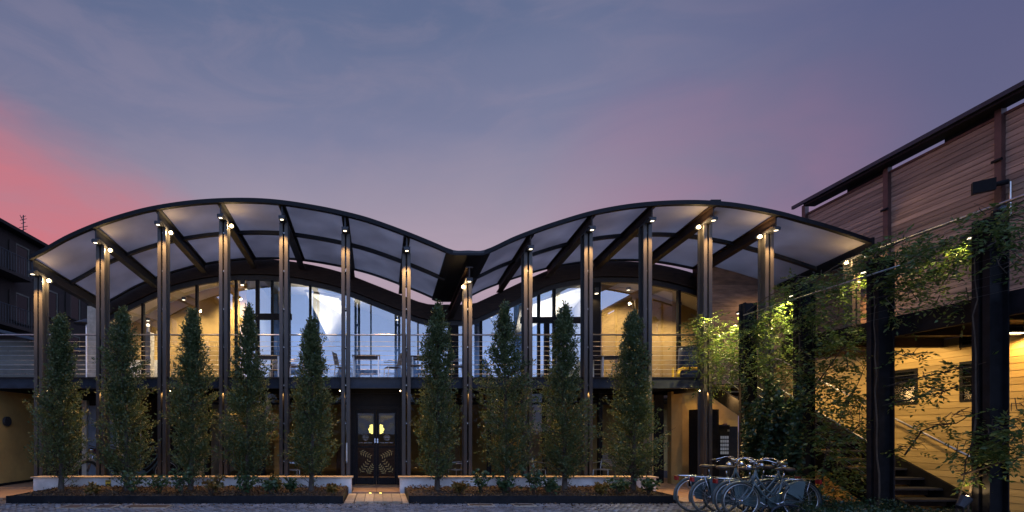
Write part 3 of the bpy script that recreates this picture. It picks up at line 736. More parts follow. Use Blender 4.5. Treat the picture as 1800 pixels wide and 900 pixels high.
# ------------------------------------------------------------------ columnar trees
def tree(x, y, top, rmax, label, lean=0.0, seed=0):
    global rng
    rng = np.random.default_rng(100 + seed)
    e = empty('columnar_tree', (x, y, .1), label, 'tree', 'columnar trees in the beds')
    H = top - .1
    tb = MB(); pts = [(x, y, .08), (x + .01, y, .45), (x + lean * .3 + .02, y + .01, H * .35), (x + lean * .7, y, H * .65), (x + lean, y, top - .25)]
    tb.tube(pts, [.075, .055, .045, .028, .008], 7)
    def axis(z):
        t = np.clip((z - .1) / H, 0, 1); return x + lean * t
    rmax *= .86
    def rad(t):      # crown half width along the height
        return rmax * (1 + .16 * math.sin(7 * t + seed * 1.7) + .10 * math.sin(15 * t + seed * 2.9)) * np.interp(t, [0, .06, .14, .28, .45, .6, .75, .88, 1.0], [.34, .72, .98, 1.10 + .08 * math.sin(seed * 3.1), 1.05, .88 + .1 * math.sin(seed * 2.2), .66, .44, .10])
    parts = []
    ns = 430; h0 = rng.uniform(.06, .93, ns) ** .95; th = rng.uniform(0, 2 * np.pi, ns)
    for k in range(ns):
        t0 = h0[k]; rr = rad(min(1, t0 + .07)) * rng.uniform(.80, 1.2) * (1 + .14 * math.sin(3 * th[k] + 9 * t0 + seed))
        if rng.random() < .08: rr *= rng.uniform(1.2, 1.45)
        z0 = .1 + H * t0; rise = rng.uniform(.22, .55) * (1 - .35 * t0)
        b = np.array([axis(z0), y, z0]); tip = b + np.array([math.cos(th[k]) * rr, math.sin(th[k]) * rr, rise])
        tip[2] = min(tip[2], top + .03)
        if k % 4 == 0: tb.tube([b, b * .5 + tip * .5 - np.array([0, 0, .04]), tip], [.012, .008, .003], 4, cap=False)
        n = 38; s = rng.uniform(.04, 1.0, n) ** .62
        P = b + (tip - b) * s[:, None] - np.array([0, 0, 1]) * (.16 * rise * np.sin(np.pi * s))[:, None] + rng.normal(0, .026 + .012 * rr, (n, 3))
        Dv = (tip - b) / (np.linalg.norm(tip - b) + 1e-6) * .7 + rng.normal(0, .6, (n, 3)) + np.array([0, 0, .25])
        parts.append(leaf_quads(P, Dv, rng.uniform(.042, .075, n), rng.uniform(.022, .038, n), .15))
    # loose twigs at the foot
    for k in range(10):
        a = rng.uniform(0, 2 * np.pi); b = np.array([x, y, rng.uniform(.15, .6)]); tip = b + np.array([math.cos(a) * .35, math.sin(a) * .35, rng.uniform(.15, .5)])
        tb.tube([b, tip], [.008, .003], 4, cap=False); n = 12; s = rng.uniform(.4, 1, n)
        parts.append(leaf_quads(b + (tip - b) * s[:, None] + rng.normal(0, .03, (n, 3)), rng.normal(size=(n, 3)), rng.uniform(.04, .07, n), .03))
    tb.build('trunk', trunk_m, e)
    V, Q = join_quads(parts); np_mesh('crown', V, Q, leaf_tree, e)
TY = 11.75
TREES = [(107, 553, .52, 0, 'columnar tree beside the ochre wall, first of the row'), (222, 543, .60, -.1, 'broad columnar tree between the second and third columns'),
         (335, 541, .52, .06, 'columnar tree third in the row, forked lower crown'), (433, 537, .52, .06, 'columnar tree fourth in the row, fuller at the base'),
         (547, 561, .52, .02, 'shorter columnar tree just before the entrance door, on its near side to the motorbike'), (768, 533, .52, .03, 'dense columnar tree just right of the entrance door'),
         (890, 531, .58, -.05, 'wide columnar tree second past the entrance door'), (992, 533, .54, -.02, 'columnar tree third past the entrance door'), (1113, 548, .56, 0, 'columnar tree nearest the bicycles, last of the row')]
for k, (px, py, r, ln, lb) in enumerate(TREES):
    p = W(px, py, TY); tree(p.x, TY, p.z, r, lb, ln, k)
rng = np.random.default_rng(55)

# low leafy shrubs in the beds
def shrub(px, py, w, h, label, m=None, Y=11.15, leaf=(.07, .11)):
    p = W(px, 0, Y); x = p.x; e = empty('young_shrub', (x, Y, .12), label, 'shrub', 'young shrubs in the beds')
    st = MB(); parts = []
    for k in range(9):
        a = rng.uniform(0, 2 * np.pi); tip = np.array([x + math.cos(a) * w * rng.uniform(.3, 1), Y + math.sin(a) * w * .6, .12 + h * rng.uniform(.45, 1)])
        b = np.array([x, Y, .1]); mid = (b + tip) / 2 + np.array([0, 0, .06]); st.tube([b, mid, tip], [.008, .006, .003], 4, cap=False)
        n = 16; s = rng.uniform(.25, 1, n); P = b + (tip - b) * s[:, None] + np.array([0, 0, .1]) * np.sin(np.pi * s)[:, None] + rng.normal(0, .035, (n, 3))
        Dv = rng.normal(size=(n, 3)); Dv[:, 2] = Dv[:, 2] * .4 - .15
        parts.append(leaf_quads(P, Dv, rng.uniform(*leaf, n), rng.uniform(leaf[0] * .7, leaf[1] * .7, n), .2))
    st.build('stem', vine_m, e); V, Q = join_quads(parts); np_mesh('leaves', V, Q, m or leaf_shrub, e)
SH = [(165, .12, .16, 'tiny yellowish seedling between first and second trees', leaf_autumn), (232, .42, .62, 'bushy green shrub at the foot of the second tree', None), (280, .32, .42, 'green shrub between second and third trees', None),
      (318, .30, .60, 'tall green shrub at the foot of the third tree', None), (372, .30, .40, 'yellow green shrub between third and fourth trees', leaf_autumn), (428, .34, .45, 'green shrub at the foot of the fourth tree', None),
      (478, .28, .35, 'olive shrub between fourth and fifth trees', leaf_shrub), (487, .10, .42, 'slim orange leaved seedling between fourth and fifth trees', leaf_autumn), (512, .16, .32, 'thin sprig with few leaves left of the fifth tree', None),
      (585, .18, .18, 'pale low plant at the entrance end of the bed', leaf_autumn), (845, .34, .60, 'loose green shrub between sixth and seventh trees', None), (808, .22, .24, 'low olive shrub right of the sixth tree', leaf_autumn),
      (885, .30, .42, 'dark green shrub under the seventh tree', None), (938, .36, .72, 'tall loose shrub between seventh and eighth trees', None), (965, .26, .40, 'low green shrub left of the eighth tree', None),
      (1055, .20, .20, 'pale yellow low plant between eighth and ninth trees', leaf_autumn), (1085, .30, .40, 'green shrub left of the ninth tree', None), (1140, .24, .30, 'small shrub at the bicycle end of the bed', None)]
for (px, w, h, lb, m) in SH: shrub(px, 0, w, h, lb, m, Y=rng.uniform(10.95, 11.35))

# ------------------------------------------------------------------ balcony furniture
def table(x, y, label, w=.78, d=.75):
    e = empty('balcony_table', (x, y, DECK), label, 'table', 'balcony tables'); z = DECK + .74
    for k in range(6):
        a = x - w / 2 + w * k / 6; box('slat', table_wood, e, a + .004, a + w / 6 - .004, y - d / 2, y + d / 2, z - .03, z)
    box('apron', table_wood, e, x - w / 2 + .06, x + w / 2 - .06, y - d / 2 + .05, y - d / 2 + .08, z - .10, z - .031)
    for sx in (-1, 1):
        for sy in (-1, 1): box('leg', alu, e, x + sx * (w / 2 - .05) - .02, x + sx * (w / 2 - .05) + .02, y + sy * (d / 2 - .05) - .02, y + sy * (d / 2 - .05) + .02, DECK, z - .031)
def chair(x, y, rot, label, z0=DECK, name='balcony_chair', grp='balcony chairs'):
    e = empty(name, (x, y, z0), label, 'chair', grp); e.rotation_euler.z = rot
    def bl(mb, name, m): o = mb.build(name, m); o.parent = e; return o
    for sx in (-1, 1):
        bl(MB().tube([(sx * .21, -.20, 0), (sx * .20, -.18, .44)], .012, 6), 'leg', alu)
        bl(MB().tube([(sx * .22, .24, 0), (sx * .20, .18, .44), (sx * .20, .27, .88)], .012, 6), 'leg', alu)
        bl(MB().tube([(sx * .21, -.2, .62), (sx * .22, .22, .64)], .013, 6), 'armrest', alu)
    for k in range(6): bl(MB().box(-.19, .19, -.19 + k * .065, -.19 + k * .065 + .055, .44, .455), 'seat_slat', wicker)
    for k in range(7):
        z = .52 + k * .052; yb = .195 + (z - .44) * .2; bl(MB().box(-.19, .19, yb - .008, yb + .008, z, z + .042), 'back_slat', wicker)
table(W(644, 0, 14.5).x, 14.5, 'dark slatted balcony table above the entrance door')
table(W(745, 0, 14.6).x, 14.6, 'dark slatted balcony table behind the tallest tree right of the door')
table(W(472, 0, 14.5).x, 14.5, 'dark slatted balcony table behind the fourth tree')
table(W(1072, 0, 14.6).x, 14.6, 'dark slatted balcony table between the eighth and ninth trees')
for (px, Y, r, lb) in ((690, 14.6, -1.3, 'pale slatted chair facing the table above the entrance door'), (604, 14.6, 1.35, 'pale slatted chair between the fifth tree and the table above the door'),
                       (522, 14.4, -1.35, 'pale slatted chair behind the fifth column on the balcony'), (730, 14.2, 1.4, 'pale slatted chair beside the table right of the door'),
                       (803, 14.4, -1.5, 'pale slatted chair near the central valley column'), (490, 15.2, 0.1, 'pale slatted chair tucked under the table behind the fourth tree'), (1095, 14.4, -1.2, 'pale slatted chair between the eighth and ninth trees')):
    chair(W(px, 0, Y).x, Y, r, lb)
for (px, Y, r, lb) in ((806, 13.55, -1.2, 'pale woven porch chair right of the central valley column at ground level'), (512, 13.5, 1.9, 'pale woven porch chair behind the fifth tree at ground level'),
                       (1062, 13.6, -.9, 'pale woven porch chair between the eighth and ninth trees at ground level'), (940, 13.6, .6, 'pale woven porch chair between the seventh and eighth trees at ground level')):
    chair(W(px, 0, Y).x, Y, r, lb, .031, 'porch_chair', 'porch chairs')
tl = empty('table_lamp', (W(260, 0, 17.2).x, 17.2, 3.9), 'small glowing lamp on a white box behind the left glazing', 'lamp')
x = tl.location.x
box('box_base', plaster_white, tl, x - .15, x + .15, 17.05, 17.35, DECK, 4.75); MB().tube([(x, 17.2, 4.75), (x, 17.2, 4.95)], .05, 8).build('stem', alu, tl); MB().ball((x, 17.2, 5.0), .06).build('bulb', lamp_white, tl)
# pipes and drum at the right end of the balcony
pp = empty('yellow_gas_pipe', (7.3, 13.5, DECK), 'yellow painted gas pipe with elbow at the stair end of the balcony', 'pipe')
p0 = W(1192, 0, 13.6).x
MB().tube([(p0, 13.6, DECK), (p0, 13.6, 3.02), (p0 + .04, 13.6, 3.10), (p0 + .12, 13.6, 3.13), (p0 + .7, 13.6, 3.13)], .045, 10).build('pipe', yellow_paint, pp, smooth=True)
MB().tube([(p0 - .17, 13.55, DECK), (p0 - .17, 13.55, 3.15)], .028, 8).build('riser', yellow_paint, pp); MB().tube([(p0 + .26, 13.6, 3.13), (p0 + .30, 13.6, 3.13)], .058, 10).build('collar', black_steel, pp)
dr = empty('blue_drum', (W(1212, 0, 14.6).x, 14.6, DECK), 'dark blue barrel behind the stair handrail on the balcony', 'barrel'); x = dr.location.x
MB().tube([(x, 14.6, DECK), (x, 14.6, DECK + .2), (x, 14.6, DECK + .6), (x, 14.6, DECK + 1.0)], [.27, .29, .29, .27], 16).build('barrel_body', blue_drum, dr, smooth=True); MB().tube([(x, 14.6, DECK + 1.001), (x, 14.6, DECK + 1.04)], .25, 16).build('lid', black_steel, dr)

# ------------------------------------------------------------------ right wing: walkway columns, stair, boarded walls
XW = CXS[11]
wk = empty('walkway_pergola', (XW, 9.5, 0), 'row of tall twin post steel columns carrying the walkway along the boarded wing', 'pergola')
WY = [11.48, 9.96, 8.44, 6.92, 5.40]
for k, y in enumerate(WY):
    ct = 4.32; cobj = None
    for s in (1, -1):
        a, b = (y + .022, y + .105) if s > 0 else (y - .105, y - .022)
        p = MB().box(XW - .13, XW - .11, a, b, -.03, ct).box(XW + .11, XW + .13, a, b, -.03, ct)
        wy = y + s * .034; p.box(XW - .11, XW + .11, wy - .012, wy + .012, -.03, ct)
        o = p.build('column', black_steel, wk) if s > 0 else p.build('post', black_steel, cobj)
        if s > 0: cobj = o
    sp = MB()
    for z in np.arange(.7, ct, .95): sp.box(XW - .06, XW + .06, y - .026, y + .026, z, z + .07)
    sp.build('spacer', steel, cobj)
    if k < 4:
        MB().box(XW - .06, XW + .02, y + .11, y + .31, 4.16, 4.20).build('lamp', steel, cobj); MB().box(XW - .05, XW + .01, y + .2, y + .29, 4.148, 4.159).build('lamp_lens', lamp_white, cobj)
        spot('walkway_beam', (XW - .02, y + .30, 4.14), (-.1, .25, -1), 300 if k < 2 else 45, (1, .80, .30), 110, .6, .03, cobj)
MB().tube([(XW - .05, 4.5, 4.46), (XW - .05, 8.5, 4.46)], .022, 8).build('top_rail', alu, wk, smooth=True)
MB().tube([(XW - .22, 7.7, 4.02), (XW - .22, 11.3, 4.02)], .014, 8).build('handrail', alu, wk, smooth=True)
for k in range(6): MB().tube([(XW - .2, 4.5, 3.28 + k * .115), (XW - .2, 10.9, 3.28 + k * .115)], .003, 4).build('cable', steel, wk)
box('walkway_fascia', black_steel, wk, XW + .14, XW + .2, 4.5, 10.7, 3.02, 3.34)
box('walkway_soffit', black_steel, wk, XW + .21, 10.14, 4.5, 10.7, 3.15, 3.25)
for k in range(12):
    y = 4.5 + k * .515; box('walkway_plank', deckm, wk, XW + .21, 12.1, y, y + .505, 3.26, 3.30)
for k in range(6): box('walkway_joist', wood_dark, wk, XW + .21, 10.13, 4.7 + k * 1.15, 4.8 + k * 1.15, 3.0, 3.149)

st = empty('staircase', (9.4, 11.2, 0), 'straight outdoor staircase with perforated metal treads rising to the balcony', 'staircase')
SX0, SX1 = 8.72, 10.08; yb, yt = 8.6, 13.9; NS = 17
for X, lbl in ((SX0, 0), (SX1 - .05, 1)):
    hgt = .30
    MB().prism([(yb - .1, 0), (yb + .35, 0), (yt, DECK - .30), (yt, DECK + .05), (yb - .1, .24)], 'x', X, X + .05).build('stringer', black_steel, st)
for k in range(NS):
    y = yb + (yt - yb) * k / NS; z = DECK * (k + 1) / (NS + 1)
    box('tread', alu if k % 1 else steel, st, SX0 + .052, SX1 - .052, y, y + .30, z - .035, z)
    if k < NS: box('riser', wood_dark, st, SX0 + .053, SX1 - .053, y + .25, y + .27, z - .15, z - .036)
hp = [(SX1 - .09, yb + .15, 1.05), (SX1 - .09, yt, DECK + .95)]
MB().tube(hp, .021, 8).build('handrail', alu, st, smooth=True); MB().tube([(SX0 + .02, yb + .4, 1.15), (SX0 + .02, yt, DECK + .98)], .018, 8).build('handrail', alu, st, smooth=True)
for k in range(4): MB().tube([(SX0 + .02, yb + .2 + k * 1.6, .2 + k * .84), (SX0 + .02, yb + .2 + k * 1.6, 1.08 + k * .84)], .012, 6).build('baluster', steel, st)
for k in range(3): MB().tube([(SX0 + .02, yb + .4, .55 + k * .17), (SX0 + .02, yt, DECK + .38 + k * .17)], .004, 4).build('cable', alu, st)

# yellow boarded wall beside the stair
yw = empty('yellow_boarded_wall', (10.3, 9, 0), 'yellow horizontally boarded wall with dark windows behind the staircase', 'wall')
XY = 10.16; wins = [(9.78, 10.75, 2.0, 2.68), (8.5, 9.07, 2.0, 2.70), (8.5, 9.07, 2.95, 3.14)]
bw = .112; z = 0.0
while z < 3.13:
    z1 = min(z + bw, 3.145); segs = [(4.5, 13.6)]
    for (a, b, lo, hi) in wins:
        if lo < z + bw / 2 < hi:
            ns_ = []
            for (s0, s1) in segs:
                if a <= s0 or b >= s1 or a >= s1: ns_.append((s0, s1)); continue
                ns_ += [(s0, a), (b, s1)]
            segs = ns_
    for (s0, s1) in segs:
        MB().prism([(XY, z + .004), (XY + .02, z + .004), (XY + .02, z1 - .004), (XY + .004, z1 - .004)], 'y', s0, s1).build('board', board_yellow, yw)
    z += bw
box('backing', plaster_yellow, yw, XY + .021, XY + .12, 4.5, 13.6, -.02, 3.14)
for (a, b, lo, hi) in wins:
    f = MB().box(XY - .012, XY + .018, a, a + .05, lo, hi).box(XY - .012, XY + .018, b - .05, b, lo, hi).box(XY - .012, XY + .018, a + .05, b - .05, lo, lo + .05).box(XY - .012, XY + .018, a + .05, b - .05, hi - .05, hi).build('window', black_steel, yw)
    MB().add([(XY + .006, a + .05, lo + .05), (XY + .006, b - .05, lo + .05), (XY + .006, b - .05, hi - .05), (XY + .006, a + .05, hi - .05)], [(0, 1, 2, 3)]).build('pane', glass_house, f)
    box('blind', black_steel, f, XY + .012, XY + .019, a + .05, b - .05, lo + .05, hi - .05)
    nb = 4 if hi - lo > .4 else 1
    for k in range(nb): box('bar', steel, f, XY - .02, XY - .013, a, b, lo + (hi - lo) * (k + .8) / (nb + .6), lo + (hi - lo) * (k + .8) / (nb + .6) + .012)
wl = WX(1786, 586, XY - .12)
lw = empty('wall_lantern', (XY - .12, wl.y, 2.9), 'lit wall lamp on a thin bracket on the yellow wall beside the nearest column', 'lamp')
MB().box(XY - .3, XY - .06, wl.y - .1, wl.y + .1, wl.z, wl.z + .03).build('shade', steel, lw); MB().box(XY - .28, XY - .08, wl.y - .08, wl.y + .08, wl.z - .012, wl.z - .002).build('lamp_lens', lamp_warm, lw)
MB().bar((XY - .06, wl.y, wl.z + .015), (XY - .001, wl.y, wl.z + .015), .03, .02).build('bracket', steel, lw)
spot('lantern_beam', (XY - .2, wl.y, wl.z - .04), (.15, 0, -1), 60, AMBER, 150, .7, .05, lw)
spot('yellow_wall_fill', (XW + .6, 9.6, 3.05), (1.0, .1, -.7), 125, WARM, 140, .8, .06, lw)  # fill for the yellow wall, set apart from the lantern, no fixture
spot('stair_front', (9.3, 7.6, 2.95), (0, .75, -1), 30, WARM, 110, .8, .06, st)  # extra light added under the walkway to brighten the stair, no fixture
spot('stair_wash', (XW + .9, 12.2, 3.0), (.5, -.4, -1), 40, WARM, 130, .8, .06, st)

# upper boarded wall of the wing with floating eave bar
wg = empty('boarded_wing_building', (12.3, 10, 0), 'upper storey of the wing clad in reddish horizontal boards under a dark eave', 'building')
XU = 12.2; posts = [3.6, 5.8, 8.01, 10.15, 12.33, 14.9]; posts = [W(0, 0, 1).x] and [F * XU / (p - CX) for p in (1417, 1562, 1761)] + [8.01, 5.8, 3.6]
ZT = 7.66
for a, b in zip(posts[1:], posts[:-1]):
    nb = 36; h = (ZT - 3.35) / nb
    for k in range(nb):
        z = 3.35 + k * h
        MB().prism([(XU, z + .004), (XU + .025, z + .004), (XU + .025, z + h - .004), (XU + .006, z + h - .004)], 'y', a + .06, b - .06).build('board', board_red, wg)
for y in posts:
    box('post', post_red, wg, XU - .08, XU + .03, y - .058, y + .058, 3.3, 7.95)
    for z in (4.4, 5.6, 6.8): MB().tube([(XU - .1, y - .08, z), (XU - .1, y + .08, z)], .03, 8).build('clamp', black_steel, wg)
box('backing', black_steel, wg, XU + .026, XU + .1, 3.0, 16.4, 3.2, ZT - .1)
box('eave', black_steel, wg, XU - .30, XU + .02, 2.5, 14.55, 7.80, 7.90)
box('gutter', steel_blue, wg, XU - .36, XU - .301, 2.5, 14.9, 7.86, 7.95)
for a, b in zip(posts[1:], posts[:-1]): box('wall_plate', post_red, wg, XU - .02, XU + .1, a + .06, b - .06, ZT, ZT + .05)
for a, b in zip(posts[1:], posts[:-1]):
    m = (a + b) / 2; box('infill', black_steel, wg, XU + .0, XU + .08, a + .06, m - (.1 if a > 9 else .0), ZT + .051, 7.799)
for k in range(30):
    z = 2.9 + k * .13; MB().prism([(9.75, z), (12.19, z), (12.19, z + .124), (9.75, z + .124)], 'y', 15.60 + .004 * (k % 2), 15.63).build('board', board_red, wg)
box('backing', black_steel, wg, 9.75, 12.19, 15.64, 15.72, 2.6, 6.8)
box('post', post_red, wg, 9.62, 9.74, 15.5, 15.72, .03, 6.8)
spot('return_wash', (11.2, 14.6, 5.4), (-.1, .8, -1), 40, WARM, 130, .8, .05, wg)
fl = WX(1738, 325, XU - .35)
f = empty('floodlight', (XU - .1, fl.y, fl.z), 'black floodlight on an arm on the reddish boarded wall, switched off', 'floodlight')
MB().bar((XU - .55, fl.y - .1, fl.z - .06), (XU - .3, fl.y + .15, fl.z + .02), .30, .22).build('housing', black_steel, f); MB().tube([(XU - .35, fl.y + .1, fl.z), (XU - .085, fl.y - .1, fl.z + .02)], .05, 8).build('arm', black_steel, f)
MB().tube([(XU - .1, fl.y - .14, fl.z), (XU - .1, fl.y - .14, fl.z - .7)], .015, 6).build('cable', alu, f)
cm = empty('dome_camera', (XW + .1, 6.9, 4.4), 'black dome camera on top of the nearest walkway column', 'camera')
MB().tube([(XW + .12, 6.92, 4.33), (XW + .12, 6.92, 4.42)], .08, 12).build('mount', black_steel, cm); MB().ball((XW + .12, 6.90, 4.43), .075, 12, 8).build('dome', glass_house, cm, smooth=True)

# ------------------------------------------------------------------ climbing plants on the wing
def sprays(blobs, n, ln=.30, leaflet=(.055, .085), droop=.5, axis=None):
    """pinnate sprays scattered in ellipsoids; blobs: (centre, (rx,ry,rz), weight)"""
    w = np.array([b[2] for b in blobs], float); w /= w.sum(); parts = []
    for bi, (c, r, _) in enumerate(blobs):
        k = max(3, int(n * w[bi])); u = nrm(rng.normal(size=(k, 3))) * rng.uniform(.25, 1, (k, 1)) ** .6
        base = np.array(c) + u * np.array(r)
        d = nrm(rng.normal(size=(k, 3)) * np.array([1, 1, .5]) + u * .6 + np.array([0, 0, -droop]))
        L_ = rng.uniform(.6, 1.15, k) * ln; m = 9
        t = np.linspace(.15, 1, m)
        P = base[:, None, :] + d[:, None, :] * (L_[:, None] * t)[:, :, None] + np.array([0, 0, -1]) * (.25 * L_[:, None] * t**2)[:, :, None]
        side = nrm(np.cross(d, np.array([0, 0, 1.0]) + rng.normal(0, .25, (k, 3))))
        sg = np.where(np.arange(m) % 2 == 0, 1, -1)
        Dv = side[:, None, :] * sg[None, :, None] * .9 + d[:, None, :] * .6 + rng.normal(0, .22, (k, m, 3)); Dv[:, -1] = d
        P = P.reshape(-1, 3); Dv = Dv.reshape(-1, 3); q = len(P)
        parts.append(leaf_quads(P, Dv, rng.uniform(*leaflet, q), rng.uniform(leaflet[0] * .4, leaflet[1] * .42, q), .12))
    return join_quads(parts)
def blob(px, py, rpx, rpy, X, wt=1.0, dx=.35):
    p = WX(px, py, X); s = p.y / F
    return (tuple(p), (dx, rpx * s * p.y / max(X, 1) * 1.0 + .05, rpy * s), wt)
def vine(name, label, stems, blobs, n, m, ln=.3, leaflet=(.055, .085), cat='climbing plant', group='climbers on the walkway', droop=.5):
    b = stems[0][0]; e = empty(name, b, label, cat, group); mb = MB()
    for s in stems:
        pts = [Vector(s[0])]
        for a, c in zip(s[:-1], s[1:]):
            a = Vector(a); c = Vector(c); k = max(2, int((c - a).length / .25))
            for i in range(1, k + 1): pts.append(a.lerp(c, i / k) + Vector(rng.normal(0, .012, 3)))
        r = np.linspace(.014, .005, len(pts)); mb.tube(pts, list(r), 5)
    for (c, r, wt) in blobs:
        for _ in range(7):
            u1, u2 = rng.normal(0, .5, 3), rng.normal(0, .5, 3); a = Vector(np.array(c) + u1 * np.array(r)); d = Vector(np.array(c) + u2 * np.array(r))
            md = a.lerp(d, .5) + Vector(rng.normal(0, .06, 3)); mb.tube([a, md, d], [.006, .005, .003], 4, cap=False)
    mb.build('stem', vine_m, e); V, Q = sprays(blobs, n, ln, leaflet, droop); np_mesh('leaves', V, Q, m, e)
spot('corner_beam', (XW - .15, 12.6, 4.45), (0, -.1, -1), 90, (1, .80, .30), 120, .6, .03, wk)
XV = XW - .02
vine('wisteria', 'green climber with lamp-lit yellow top wrapped round the column at the balcony corner', [[(XW - .1, 12.8, 0), (XW - .1, 12.8, 1.5), (XW - .12, 12.75, 3.0), (XW, 12.6, 4.2)], [(XW, 12.6, 3.9), (XW + .2, 12.0, 3.2)]],
     [blob(1240, 575, 30, 26, XV), blob(1262, 610, 40, 34, XV, 1.3), blob(1285, 640, 28, 34, XV, .9), blob(1228, 600, 18, 30, XV, .4), blob(1245, 660, 14, 40, XV, .3)], 430, leaf_vine)
vine('wisteria', 'climber massed around the second walkway column, lamp-lit in the middle', [[(XW - .15, 11.4, 0), (XW - .15, 11.4, 2.2), (XW - .14, 11.4, 4.2)], [(XW - .1, 11.4, 4.1), (XW - .1, 10.7, 4.3), (XW - .1, 10.0, 4.4)]],
     [blob(1320, 585, 24, 30, XV), blob(1352, 600, 34, 42, XV, 1.5), blob(1365, 545, 34, 18, XV, 1.1), blob(1375, 640, 34, 34, XV, 1.1), blob(1330, 650, 28, 34, XV, .8), blob(1340, 575, 20, 22, XV, .5)], 450, leaf_vine)
vine('wisteria', 'climber spilling over the top of the third walkway column into the bay', [[(XW - .15, 9.9, 0), (XW - .15, 9.9, 2.4), (XW - .14, 9.9, 4.3)], [(XW - .1, 9.9, 4.25), (XW - .1, 9.2, 4.4), (XW - .1, 8.5, 4.5)], [(XW - .1, 9.7, 2.2), (XW, 9.2, 2.9), (XW, 8.7, 3.2)]],
     [blob(1412, 500, 40, 18, XV, 1.2), blob(1450, 535, 38, 34, XV, 1.5), blob(1470, 490, 44, 22, XV, 1.1), blob(1440, 585, 34, 36, XV, 1.1), blob(1478, 620, 48, 34, XV, 1.3), blob(1500, 580, 24, 28, XV, .6), blob(1440, 650, 28, 40, XV, .9)], 450, leaf_vine)
vine('wisteria', 'hanging leafy climber in the lower bay between third and fourth walkway columns', [[(XW - .2, 9.5, 0), (XW - .1, 9.3, 1.2), (XW, 9.0, 2.0), (XW, 8.7, 2.6)], [(XW - .1, 9.3, 1.2), (XW, 8.8, 1.6)]],
     [blob(1470, 680, 46, 40, XV, 1.3), blob(1450, 740, 30, 40, XV, 1.0), blob(1485, 770, 34, 30, XV, .8), blob(1470, 820, 34, 28, XV, .8), blob(1455, 850, 46, 22, XV, .8), blob(1508, 725, 20, 50, XV, .5)], 280, leaf_vine, .34, (.065, .10))
vine('wisteria', 'leafy canopy of climber over the fourth walkway column and along the top rail', [[(XW - .15, 8.3, 0), (XW - .15, 8.35, 2.4), (XW - .14, 8.4, 4.3)], [(XW - .1, 8.4, 4.35), (XW, 7.8, 4.5), (XW, 7.1, 4.5)]],
     [blob(1545, 462, 44, 22, XV, 1.2), blob(1580, 432, 38, 16, XV, 1.1), blob(1600, 475, 44, 30, XV, 1.2), blob(1640, 452, 46, 20, XV, 1.1), blob(1585, 520, 28, 50, XV, .8), blob(1690, 440, 36, 20, XV, .8), blob(1650, 500, 40, 26, XV, .45), blob(1690, 535, 20, 22, XV, .3)], 380, leaf_vine)
vine('wisteria', 'climber tangled on top of the nearest walkway column at the picture edge', [[(XW - .2, 7.0, 0), (XW - .16, 6.95, 2.0), (XW - .16, 6.95, 4.3)], [(XW, 6.9, 4.3), (XW, 6.4, 4.5)]],
     [blob(1735, 405, 44, 22, XV, 1.0), blob(1760, 375, 34, 16, XV, .6), blob(1790, 395, 24, 30, XV, .6), blob(1715, 430, 28, 26, XV, .5), blob(1775, 450, 14, 34, XV, .25)], 150, leaf_vine)
p1, p2, p3 = WX(1560, 700, 8.6), WX(1640, 690, 8.3), WX(1700, 660, 8.15)
vine('wisteria', 'long thin leafy runners trailing across the yellow boarded wall', [[(XW, 8.4, 2.2), WX(1620, 665, 8.2), WX(1690, 645, 8.1), WX(1735, 640, 8.0)], [(XW, 8.4, 1.9), WX(1600, 700, 8.2), WX(1650, 690, 8.15), WX(1700, 672, 8.1)], [WX(1590, 800, 8.4), WX(1620, 755, 8.3), WX(1680, 745, 8.2), WX(1710, 725, 8.1)]],
     [blob(1600, 620, 22, 12, 8.2, .6, .1), blob(1630, 662, 30, 10, 8.2, .7, .1), blob(1685, 650, 24, 12, 8.1, .6, .1), blob(1600, 690, 34, 12, 8.2, .9, .1), blob(1655, 685, 28, 10, 8.15, .6, .1), blob(1640, 745, 34, 12, 8.3, .8, .1), blob(1605, 785, 24, 12, 8.4, .5, .1), blob(1690, 725, 22, 14, 8.1, .5, .1)], 85, leaf_vine, .30, (.055, .09))
vine('wisteria', 'yellow green leafy sprays at the foot of the nearest walkway column', [[(XW - .25, 7.2, 0), (XW - .3, 7.0, .8), (XW - .3, 6.85, 1.4)], [(XW - .3, 7.0, .9), (XW - .25, 6.4, 1.2)]],
     [blob(1725, 790, 40, 16, XV - .2, 1.0, .15), blob(1790, 780, 26, 40, XV - .2, .9, .15), blob(1755, 760, 30, 14, XV - .2, .5, .15), blob(1712, 835, 14, 12, XV - .2, .2, .1), blob(1790, 720, 20, 30, XV - .1, .5, .15)], 110, leaf_vine, .26, (.06, .09))
# dense dark ivy behind the bicycles
iv = empty('ivy_hedge', (8.2, 10.9, 0), 'dense dark green ivy hedge between the staircase and the parked bicycles', 'hedge')
def ivy():
    n = 9000; px = rng.uniform(1306, 1412, n); u = rng.uniform(0, 1, n)
    P = []
    for a, t in zip(px, u):
        top = 690 + 22 * math.sin(a * .11) + 14 * math.sin(a * .31 + 1); y = top + (860 - top) * t
        X = 8.0 + rng.normal(0, .10) - .12 * math.sin(a * .17 + t * 9); p = WX(a, y, X); P.append(p)
    P = np.array([tuple(p) for p in P]); Dv = rng.normal(size=(n, 3)) * np.array([.7, .7, .6]) + np.array([-.7, -.3, -.5])
    return leaf_quads(P, Dv, rng.uniform(.06, .10, n), rng.uniform(.04, .07, n), .1)
V, Q = ivy(); np_mesh('leaves', V, Q, leaf_vine_d, iv)
mb = MB()
for k in range(9): mb.tube([(8.05, 11.5 - k * .17, 0), (8.0 + rng.normal(0, .05), 11.45 - k * .17, .8), (8.02, 11.5 - k * .17 + rng.normal(0, .1), 1.7)], [.02, .014, .006], 5)
mb.build('stem', vine_m, iv)
